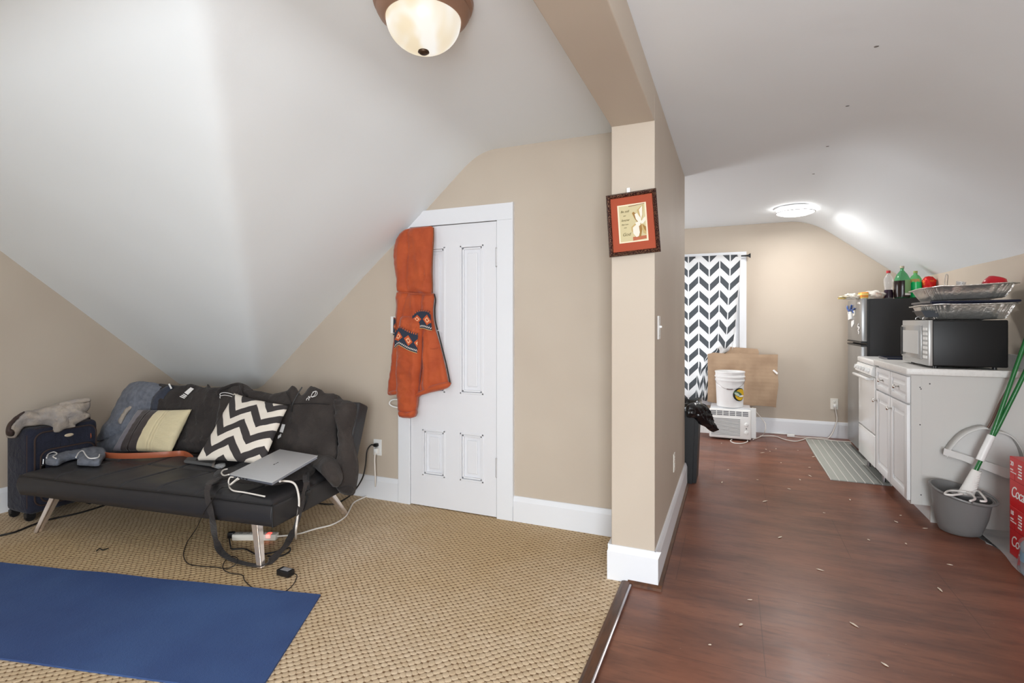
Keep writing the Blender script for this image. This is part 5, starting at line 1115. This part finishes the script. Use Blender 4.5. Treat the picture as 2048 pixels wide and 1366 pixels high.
G1, G2, G3 = Mat('petal_gold', rgb(150, 112, 56), .7), Mat('petal_white', rgb(222, 216, 202), .7), Mat('petal_cream', rgb(186, 160, 108), .7)
poly('print_block', [(.49, .72), (.755, .715), (.755, .765), (.49, .78)], .0072, Mat('terracotta_ink', rgb(176, 100, 70), .7)); poly('print_bar', [(.44, .222), (.755, .205), (.755, .213), (.44, .232)], .0072, Mat('brown_ink', rgb(120, 80, 60), .7))
for P, m_, o_ in (([(.50, .34), (.53, .32), (.60, .37), (.64, .44), (.66, .50), (.60, .50), (.55, .44)], G1, .0074), ([(.55, .36), (.60, .35), (.66, .43), (.68, .50), (.62, .50), (.57, .44)], G2, .0078),
    ([(.60, .30), (.68, .25), (.73, .22), (.72, .32), (.70, .42), (.67, .50), (.64, .42)], G3, .0076), ([(.64, .30), (.71, .24), (.70, .38), (.67, .46)], G2, .0080),
    ([(.47, .56), (.55, .51), (.64, .50), (.68, .52), (.62, .54), (.55, .56), (.50, .66), (.47, .62)], G3, .0078), ([(.50, .57), (.57, .53), (.65, .53), (.66, .60), (.63, .71), (.56, .73), (.50, .66)], G2, .0082),
    ([(.62, .56), (.67, .53), (.68, .62), (.65, .72), (.60, .74), (.63, .66)], G1, .0084), ([(.67, .52), (.73, .55), (.755, .63), (.755, .70), (.70, .68), (.68, .60)], G3, .0086), ([(.69, .54), (.755, .58), (.755, .66), (.72, .62)], G1, .0089), ([(.66, .50), (.72, .44), (.755, .42), (.755, .48), (.71, .52), (.67, .53)], G2, .0088), ([(.55, .50), (.62, .485), (.67, .50), (.64, .53), (.57, .535)], G2, .0090)):
    poly('petal', P, o_, m_)
INK = Mat('olive_ink', rgb(110, 98, 58), .6); rr = (TR-TL).normalized(); uu = (TL-BL).normalized()
for s_, a_, b_, z_ in (('Be still', .275, .315, .015), ('and', .325, .375, .008), ('know', .280, .455, .017), ('that I am', .280, .515, .009), ('your', .325, .565, .007), ('God', .285, .69, .022)): text('print_text', s_, z_, pc(a_, b_, .0072), rr, uu, INK, pr, shear=.35)
bm = BM(); box(bm, -.476, -.459, 2.552, 2.574, 1.895, 1.935, .002); link('adhesive_hook', bm, M_WHITEP, None, 'small white adhesive hook above the tilted picture', 'hook')
# ------------------------------------------------------------------ orange hoodie on the door
oh = thing('orange_hoodie', (-1.95, 3.0, 1.4), 'orange hooded sweatshirt with navy patterned bands hanging at the narrow white door', 'hoodie')
M_OR = Mat('burnt_orange_fleece', rgb(196, 88, 36), .75, sheen=.2); M_OR.coords(); M_OR.color(M_OR.mix(M_OR.noise(7, 3).ss(.3, .7), rgb(180, 80, 36), rgb(164, 68, 30))); M_OR.bump(M_OR.noise(300, 2)*.05+M_OR.noise(7, 3, dist=1.5), .02, .5)
M_BAND = Mat('navy_geometric_knit', rgb(44, 52, 68), .85); x_, y_, z_ = M_BAND.coords('UV')
u_ = x_/.058; f_ = (u_.fract()-.5).abs(); zz = (y_-.5).abs(); dia = (f_*1.2+zz*1.9); isd = dia.lt(.52); core = dia.lt(.30); ring = isd*(1.0-core)
col = M_BAND.mix(isd, rgb(42, 50, 66), rgb(190, 84, 42)); col = M_BAND.mix(core, col, rgb(228, 170, 130)); col = M_BAND.mix(dia.lt(.14), col, rgb(170, 60, 34))
zg = ((x_/.009).fract()-.5).abs()*.16; col = M_BAND.mix((y_-.10-zg).abs().lt(.022), col, rgb(214, 208, 200)); col = M_BAND.mix(y_.gt(.92)*((x_/.012).fract().gt(.55)), col, rgb(200, 92, 38)); col = M_BAND.mix(y_.lt(.03), col, rgb(190, 160, 110)); M_BAND.color(col); M_BAND.bump(M_BAND.noise(80, 2), .001, .5)
om = plane_map((0, 3.035, 0), (0, -1, 0))
def om2(yp): return plane_map((0, yp, 0), (0, -1, 0))
link('hood', sheet([(820, 458), (838, 455), (858, 454), (868, 455), (868, 480), (866, 510), (865, 545), (865, 588), (845, 587), (820, 585), (798, 583), (796, 560), (792, 530), (791, 500), (793, 485), (798, 474), (808, 464)], om2(3.03), 3.6, .02, .024, 5, .01, [(820, 460, 817, 580, 3, -.016), (835, 460, 850, 580, 7, .010), (805, 480, 803, 580, 5, .008), (850, 500, 862, 560, 4, .014), (830, 575, 862, 583, 4, .008), (856, 520, 848, 575, 4, -.008)], .005, .04, 61, smooth=2), M_OR, oh, smooth='all')
bm = BM(); tube(bm, [om2(2.965)(x, y)[0] for x, y in ((867, 455), (867, 480), (865, 510), (864, 545), (865, 586))], .004, 8, 4); link('hood_edge', bm, Mat('brown_fleece_lining', rgb(120, 70, 44), .9), oh, smooth=True)
link('hoodie_body', sheet([(797, 585), (820, 586), (845, 588), (868, 588), (870, 600), (868, 618), (869, 640), (873, 660), (882, 690), (892, 730), (899, 765), (901, 771), (893, 777), (880, 781), (862, 785), (845, 790), (835, 795), (822, 792), (800, 788), (786, 790), (779, 786), (780, 770), (784, 735), (789, 690), (792, 650), (795, 610)], om2(3.03), 3.6, .02, .022, 5, .01, [(817, 590, 806, 640, 3, -.018), (832, 590, 836, 640, 6, .016), (845, 590, 845, 780, 4, -.024), (854, 670, 858, 780, 4, .016), (806, 600, 802, 640, 4, .014), (858, 590, 856, 640, 3, .010), (852, 650, 848, 760, 4, -.012), (862, 655, 868, 760, 4, .010), (876, 690, 884, 760, 4, -.008), (812, 590, 812, 630, 3, .008), (790, 700, 786, 770, 4, .008)], .005, .04, 62, smooth=2), M_OR, oh, smooth='all')
link('hem', sheet([(779, 784), (800, 779), (836, 784), (860, 772), (899, 763), (901, 771), (893, 777), (880, 781), (862, 785), (845, 790), (835, 795), (822, 792), (800, 788), (786, 790)], om2(3.0), 3.5, .012, .032, 4, .01, [(840, 782, 898, 768, 2, -.006)], .004, .08, 63, smooth=2), M_OR, oh, smooth='all')
link('sleeve', sheet([(803, 636), (812, 632), (822, 633), (834, 638), (844, 646), (845, 665), (844, 700), (842, 735), (838, 770), (835, 800), (831, 822), (815, 826), (799, 821), (796, 800), (795, 770), (795, 735), (796, 700), (798, 665)], om2(2.995), 3.6, .014, .032, 6, .03, [(834, 650, 832, 800, 4, .010), (812, 640, 808, 690, 5, .012), (798, 700, 838, 702, 3, .006), (798, 722, 838, 722, 3, .005), (800, 742, 836, 746, 3, .005), (800, 764, 836, 764, 3, -.004)], .005, .05, 64, smooth=2), M_OR, oh, smooth='all')
link('cuff', sheet([(799, 819), (815, 823), (831, 820), (829, 834), (815, 836), (800, 833)], om2(2.985), 3.5, .01, .045, 5, .03, amp=.003, seed=65, smooth=2), M_OR, oh, smooth='all')
def band(top, bot, yp, off, nrm=(0, -1, 0), label=None):
    bm = BM(); uvl = bm.loops.layers.uv.new('UVMap'); mpf = om2(yp); T = catmull([(x, y, 0) for x, y in top], 8); B = catmull([(x, y, 0) for x, y in bot], 8)
    n = min(len(T), len(B)); g = []; uv = {}; acc = 0
    for i in range(n):
        row = []
        if i: acc += abs(T[i].x-T[i-1].x)/1039*3.1
        for j in range(7):
            f = j/6; p = T[i]*(1-f)+B[i]*f; q, nn, _ = mpf(p.x, p.y); e = off(i/(n-1))
            for k in range(1): v = bm.verts.new(q+nn*e); uv[v] = (acc, 1-f); row.append(v)
        g.append(row)
    for i in range(n-1):
        for j in range(6): bm.faces.new((g[i][j], g[i+1][j], g[i+1][j+1], g[i][j+1]))
    for f in bm.faces:
        for l in f.loops: l[uvl].uv = uv[l.vert]
    return link('patterned_band', bm, M_BAND, oh, smooth='all', label=label or 'navy knitted band with orange diamonds')
band([(797, 664), (806, 655), (812, 653), (826, 661), (844, 667)], [(797, 697), (806, 690), (812, 692), (826, 700), (842, 706)], 2.99, lambda t: .034+.026*math.sin(math.pi*min(1, max(0, .06+t*.88)))**.4)
band([(834, 632), (845, 622), (856, 620), (866, 622), (870, 627)], [(834, 640), (844, 655), (856, 657), (866, 660), (873, 661)], 3.03, lambda t: .058)
band([(793, 634), (797, 635), (801, 636)], [(792, 671), (796, 671), (800, 670)], 3.03, lambda t: .036+.022*t)
bm = BM(); tube(bm, [om2(2.985)(x, y)[0] for x, y in ((868.5, 588), (871, 600), (869.5, 618), (870.5, 640), (875, 660))], .005, 6, 4); tube(bm, [om2(2.985)(x, y)[0] for x, y in ((876, 662), (883, 690), (893, 730), (900, 765))], .0045, 6, 4); link('zipper', bm, M_BLACKF, oh, smooth=True)
bm = BM()
tube(bm, [om2(2.98)(x, y)[0] for x, y in ((797, 584), (820, 586), (845, 588), (868, 588))], .0035, 6, 4); tube(bm, [om2(2.975)(x, y)[0] for x, y in ((861, 697), (868, 698), (878, 696))], .003, 6, 4)
link('seam', bm, M_OR, oh, smooth=True)
hg = thing('clothes_hanger', (-2.16, 3.04, .7), 'white plastic hanger end poking out below the orange hoodie hem', 'hanger')
bm = BM(); tube(bm, [om2(3.035)(x, y)[0] for x, y in ((800, 816), (786, 813), (779, 808), (781, 802), (788, 799), (797, 799), (805, 798))], .0045, 8, 6); link('hanger_rail', bm, M_WHITEP, hg, smooth='all')
# ------------------------------------------------------------------ mop bucket, mop, broom pole, dustpan
mbk = thing('mop_bucket', (1.27, 3.93, 0), 'grey plastic mop bucket at the corner of the kitchen cabinet', 'bucket')
cB, cR = Vector((1.275, 3.985, 0)), Vector((1.262, 3.925, .262))
def brk(f, r0, z, n=72, ex=1.0):
    c = cB.lerp(cR, f); P = []
    for k in range(n):
        a = 2*math.pi*k/n; P.append(Vector((c.x+r0*math.cos(a)*(1.02), c.y+r0*math.sin(a)*1.0, z+.10*f*(-math.cos(a)*.30+math.sin(a)*.20)*r0/.145)))
    return P
bm = BM(); rings = [[bm.verts.new(p) for p in brk(f, r_, z)] for f, r_, z in ((0, .001, .001), (0, .085, .001), (.03, .098, .008), (.15, .112, .05), (.5, .128, .13), (.93, .140, .245), (.94, .148, .248), (1, .150, .256), (1, .148, .263), (1, .138, .262), (.95, .134, .245), (.5, .122, .13), (.1, .100, .02), (.08, .001, .015))]
for A, B in zip(rings, rings[1:]):
    for k in range(72): bm.faces.new((A[k], A[(k+1) % 72], B[(k+1) % 72], B[k]))
bmesh.ops.remove_doubles(bm, verts=bm.verts[:], dist=.0008); bmesh.ops.recalc_face_normals(bm, faces=bm.faces[:]); link('pail', bm, M_GREYP, mbk, smooth=40)
bm = BM(); P = brk(1, .160, .268)[54:72]+brk(1, .160, .268)[:8]; tube(bm, P, .007, 8, 1); link('handle', bm, M_GREYP, mbk, smooth=True)
bm = BM(); lathe(bm, [(.055, -.03), (.085, .0), (.092, .004), (.088, .010), (.05, .0), (.04, -.03)], tuple(cR+Vector((.035, .0, -.012))), 40, sx=1.0, sy=.8, cap=False); link('wringer', bm, M_GREYP, mbk, smooth=40)
mp = thing('mop', tuple(cR), 'green handled mop with white wringer sleeve standing in the grey bucket', 'mop')
mop_y = 3.985
def my(x, y, yy=mop_y): return ony(x, y, yy)
pA = [my(1936, 976, 3.93), my(1952, 940, 3.94), my(1983, 872, 3.97), my(2048, 690, 4.02), my(2090, 575, 4.05)]
bm = BM(); tube(bm, pA, .0115, 14, 6); link('pole', bm, M_GREEN, mp, smooth='all', label='green painted pole')
bm = BM(); tube(bm, [my(1960, 921, 3.945), my(1967, 905, 3.95), my(1978, 882, 3.955), my(1983, 871, 3.96)], lambda t: .021-.002*t, 16, 6); link('sleeve', bm, M_WHITEP, mp, smooth='all', label='white plastic wringer sleeve')
M_MOP = Mat('white_mop_yarn', rgb(226, 224, 220), .9)
bm = BM(); P = [my(1953, 941, 3.94), my(1947, 955, 3.935), my(1940, 972, 3.93), my(1930, 992, 3.925)]; tube(bm, P, lambda t: .021+.018*t, 16, 8)
bm2 = bm; Q = catmull(P, 8)
for k in range(9):
    c = Q[min(len(Q)-1, 3+k*2)]; R_ = .023+.018*(3+k*2)/len(Q); tube(bm, [c+Vector((R_*math.cos(a), R_*math.sin(a)*.9, .006*math.sin(a*1)+.008*math.cos(a))) for a in [2*math.pi*i/16 for i in range(17)]], .0035, 6, 1)
link('twist_head', bm, M_MOP, mp, smooth='all', label='white twisted mop head')
for P in ([(1937, 985), (1915, 982), (1897, 982), (1890, 988), (1905, 990), (1925, 988)], [(1938, 985), (1955, 982), (1966, 992), (1972, 1002), (1960, 1002)], [(1934, 985), (1945, 990), (1950, 998), (1940, 1002)]):
    bm = BM(); tube(bm, [onz(x, y, .275) for x, y in P], .006, 8, 6); link('mop_strand', bm, M_MOP, mp, smooth='all')
br = thing('broom_pole', tuple(my(1986, 872)), 'second green pole leaning right of the mop handle', 'pole')
bm = BM(); tube(bm, [my(1983, 875, 3.965), my(1992, 862, 3.975), my(2020, 806, 3.99), my(2048, 749, 4.0), my(2090, 660, 4.03)], .0115, 14, 6); link('pole', bm, M_GREEN, br, smooth='all')
dp = thing('dustpan', (1.40, 4.07, .4), 'large pale grey half round dustpan leaning on the cabinet side panel', 'dustpan')
M_DP = Mat('pale_grey_plastic', rgb(206, 205, 202), .4)
arc = [(1886, 908), (1892, 895), (1908, 875), (1926, 861), (1947, 853), (1963, 851), (1974, 856), (2000, 861), (2017, 871), (2030, 889), (2037, 908), (2040, 925)]
A3 = catmull([my(x, y, 4.085) for x, y in arc], 4)
low = [my(2012, 955, 4.075), my(1950, 925, 4.075), my(1886, 909, 4.075)]
bm = BM(); prism(bm, A3+[my(2030, 960, 4.085)]+[my(1965, 935, 4.085)], (0, -.006, 0)); link('pan', bm, M_DP, dp, smooth=20)
bm = BM(); 
rA = [bm.verts.new(p) for p in A3]; rB = [bm.verts.new(p+Vector((.004, -.055, -.006))) for p in A3]; rC = [bm.verts.new(p+Vector((.004, -.055, -.012))) for p in A3]
for k in range(len(A3)-1): bm.faces.new((rA[k], rA[k+1], rB[k+1], rB[k])); bm.faces.new((rB[k], rB[k+1], rC[k+1], rC[k]))
o = link('rim', bm, M_DP, dp, smooth='all'); md = o.modifiers.new('thickness', 'SOLIDIFY'); md.thickness = .004
bm = BM(); prism(bm, [my(1886, 909, 4.03), my(1888, 896, 4.03), my(1966, 921, 4.03), my(2042, 945, 4.03), my(2042, 962, 4.03), my(2012, 956, 4.03), my(1966, 938, 4.03), my(1925, 921, 4.03)], (0, -.006, 0)); link('lip', bm, M_DP, dp)
bm = BM(); tube(bm, [my(1974, 858, 4.045), my(1984, 842, 4.04), my(2000, 806, 4.04), my(2016, 775, 4.04), my(2046, 706, 4.05)], .0065, 10, 6); link('handle', bm, Mat('brown_metal_tube', rgb(120, 98, 88), .4, .5), dp, smooth='all', label='thin brown metal handle')
# ------------------------------------------------------------------ soda cartons, water bottles, floor patch
def carton(z, lab, big, small, grp='red cartons stacked at the right'):
    t = thing('soda_carton', (1.53, 3.6, z), lab, 'soda carton')
    bm = BM(); box(bm, 1.41, 1.67, 3.475, 3.72, z, z+.268, .004); c = link('carton_box', bm, M_RED, t)
    bm = BM(); box(bm, 1.4085, 1.4105, 3.475, 3.718, z+.145, z+.1465); box(bm, 1.4085, 1.4105, 3.66, 3.6615, z+.147, z+.19); link('fold_line', bm, Mat('dark_red_ink', rgb(150, 12, 18), .5), c)
    text('carton_text', 'Coca-Cola', .085, (1.409, 3.700, z+.055), (0, -1, 0), (0, 0, 1), M_WHITEI, c, shear=.35, sx=.85, spacing=.86)
    text('carton_text', big, .034, (1.409, 3.705, z+.222), (0, -1, 0), (0, 0, 1), M_WHITEI, c)
    text('carton_text', small, .012, (1.409, 3.705, z+.196), (0, -1, 0), (0, 0, 1), M_WHITEI, c); text('carton_text', '12 FL OZ CANS', .009, (1.409, 3.705, z+.183), (0, -1, 0), (0, 0, 1), M_WHITEI, c)
    bm = BM()
    for k in range(5): box(bm, 1.4085, 1.4095, 3.585+.003*(k % 2), 3.625-.004*(k % 3), z+.170+k*.016, z+.178+k*.016)
    link('printed_lines', bm, M_WHITEI, c)
carton(.004, 'lower red soda carton standing on the floor at the right edge', '18', 'CANS'); carton(.273, 'upper red soda carton stacked on the other red carton', '20', 'PACK')
M_PET = Mat('clear_water_bottle', rgb(224, 238, 246), .08, trans=.7, ior=1.2)
for k, (x, y) in enumerate(((1.372, 3.415), (1.438, 3.420), (1.366, 3.345), (1.432, 3.352))):
    t = thing('water_bottle', (x, y, .004), 'clear shrink wrapped water bottle beside the red cartons', 'water bottle', 'water bottles in a wrapped pack')
    bm = BM(); lathe(bm, [(.026, 0), (.031, .006), (.032, .03), (.030, .036), (.032, .042), (.030, .06), (.032, .068), (.032, .12), (.030, .126), (.032, .132), (.028, .155), (.013, .178), (.013, .186)], (x, y, .004), 24); link('bottle_body', bm, M_PET, t, smooth=40)
    bm = BM(); lathe(bm, [(.015, 0), (.015, .014), (0, .014)], (x, y, .186), 18); link('cap', bm, M_WHITEP, t, smooth=True)
    bm = BM(); lathe(bm, [(.0325, .07), (.0325, .118)], (x, y, .004), 24, cap=False); link('label', bm, Mat('blue_white_label', rgb(130, 170, 196), .4), t, smooth=True)
wr = BM(); box(wr, 1.335, 1.472, 3.308, 3.458, .002, .196, .03, 4)
bmesh.ops.subdivide_edges(wr, edges=wr.edges[:], cuts=3, use_grid_fill=True)
for v in wr.verts:
    if v.co.z > .01: v.co += noise.noise_vector(v.co*22)*.010
link('shrink_wrap', wr, Mat('shrink_film', rgb(240, 244, 248), .08, trans=.93, ior=1.08), None, 'crinkled clear plastic wrap around the pack of water bottles', 'wrap', smooth='all')
pm_ = Mat('grey_vinyl_sheet', rgb(176, 180, 180), .45); pm_.world(); pm_.color(pm_.mix(pm_.noise(8, 4).ss(.4, .7), rgb(184, 187, 186), rgb(166, 170, 172)))
bm = BM(); prism(bm, [onz(x, y, .0005) for x, y in ((1938, 1048), (1944, 1055), (1952, 1064), (1964, 1070), (1968, 1080), (1972, 1087), (1988, 1092), (2000, 1100), (2012, 1113), (2024, 1130), (2034, 1140), (2048, 1152))]+[Vector((1.40, 3.2, .0005)), Vector((1.69, 3.2, .0005)), Vector((1.69, 4.095, .0005)), Vector((1.3, 4.095, .0005))], (0, 0, .0022)); struct('floor', bm, pm_, label='torn grey vinyl sheet on the floor at the right')
# ------------------------------------------------------------------ crumbs
crumbs = [(1596, 901), (1532, 899), (1525, 906), (1540, 903), (1552, 898), (1482, 894), (1443, 887), (1627, 914), (1629, 905), (1562, 926), (1619, 935), (1620, 952), (1456, 940), (1578, 978), (1444, 965), (1801, 1031), (1792, 1044), (1530, 1003), (1648, 1026), (1700, 1000), (1850, 1057), (1737, 1080), (1560, 1075), (1640, 1140), (1812, 1088), (1500, 1200), (1708, 1250), (1482, 1250), (1900, 1130), (1880, 1180), (1420, 1290), (1770, 1330), (1640, 902), (1515, 960), (1600, 960)]
CR = Mat('pale_crumb', rgb(222, 208, 190), .8); protos = []
for k in range(3):
    bm = BM(); bmesh.ops.create_icosphere(bm, subdivisions=2, radius=.008)
    for v in bm.verts: v.co = Vector((v.co.x*(1.6+k*.9), v.co.y*.7, v.co.z*.35+.003))*(1+.4*noise.noise(v.co*200+Vector((k, 0, 0))))
    me = bpy.data.meshes.new('crumb'); bm.to_mesh(me); bm.free(); me.materials.append(CR.m); protos.append(me)
for i, (x, y) in enumerate(crumbs):
    p = onz(x, y, .0015); o = bpy.data.objects.new('crumb', protos[i % 3]); COL.objects.link(o); o.location = p; o.rotation_euler.z = i*1.9; s_ = .55+.35*((i*7) % 5)/4; o.scale = (s_,)*3
    props(o, 'tiny pale crumb scattered on the brown kitchen floor', 'crumb', 'crumbs on the kitchen floor')
# ------------------------------------------------------------------ far window daylight, added fill lights, world, camera
def area(name, loc, rot, sx, sy, w, col=(1, 1, 1)):
    l = bpy.data.lights.new(name, 'AREA'); l.shape = 'RECTANGLE'; l.size = sx; l.size_y = sy; l.energy = w; l.color = col
    o = bpy.data.objects.new(name, l); COL.objects.link(o); o.location = loc; o.rotation_euler = rot; return o
for i, (a, b) in enumerate(OP): area('rear_fill', ((a+b)/2, YS-.02, (1.35, 1.35, 1.06)[i]), (math.radians(90), 0, 0), b-a, (1.5, 1.5, 2.0)[i], (6, 26, 160)[i], (.90, .955, 1))  # unseen fill behind the viewpoint, added for flat even light
area('far_window_daylight', ((WX0+WX1)/2, YB+.25, 1.25), (math.radians(-90), 0, 0), .8, 1.6, 7, (.92, .96, 1))
area('side_fill', (XR-.02, -.75, 1.3), (0, math.radians(90), 0), 1.3, 1.3, 14, (.90, .955, 1))  # added fill, no opening in this wall, lifts the sloped ceiling
area('alcove_fill', (-2.58, 5.45, 1.3), (0, math.radians(-90), 0), 1.2, 1.2, 48, (.94, .97, 1))  # unseen fill added to brighten cabinet fronts and refrigerator
W = bpy.data.worlds.new('World'); SC.world = W; W.use_nodes = True
W.node_tree.nodes['Background'].inputs[0].default_value = (.85, .92, 1, 1); W.node_tree.nodes['Background'].inputs[1].default_value = .6
def lampd(name, loc, w, r, col):
    l = bpy.data.lights.new(name, 'AREA'); l.shape = 'DISK'; l.size = 2*r; l.energy = w; l.color = col
    o = bpy.data.objects.new(name, l); COL.objects.link(o); o.location = loc; return o
lampd('dome_lamp', (LX, LY, 2.21), 2.5, .11, (1, .97, .92))
lampd('kitchen_lamp', (KX, KY, 2.325), 17, .16, (1, .98, .96))
cam = bpy.data.cameras.new('Camera'); co = bpy.data.objects.new('Camera', cam); COL.objects.link(co); SC.camera = co
co.location = CAMP; co.rotation_euler = (math.radians(90), 0, TH); cam.sensor_width = 36; cam.lens = F/2048*36; cam.shift_y = -(683-HY)/2048; cam.clip_start = .02
vs = SC.view_settings; vs.view_transform = 'Standard'; vs.look = 'None'; vs.gamma = 1; vs.use_curve_mapping = False; vs.exposure = 0.0
SC.cycles.max_bounces = 8; SC.cycles.diffuse_bounces = 5; SC.cycles.transparent_max_bounces = 12
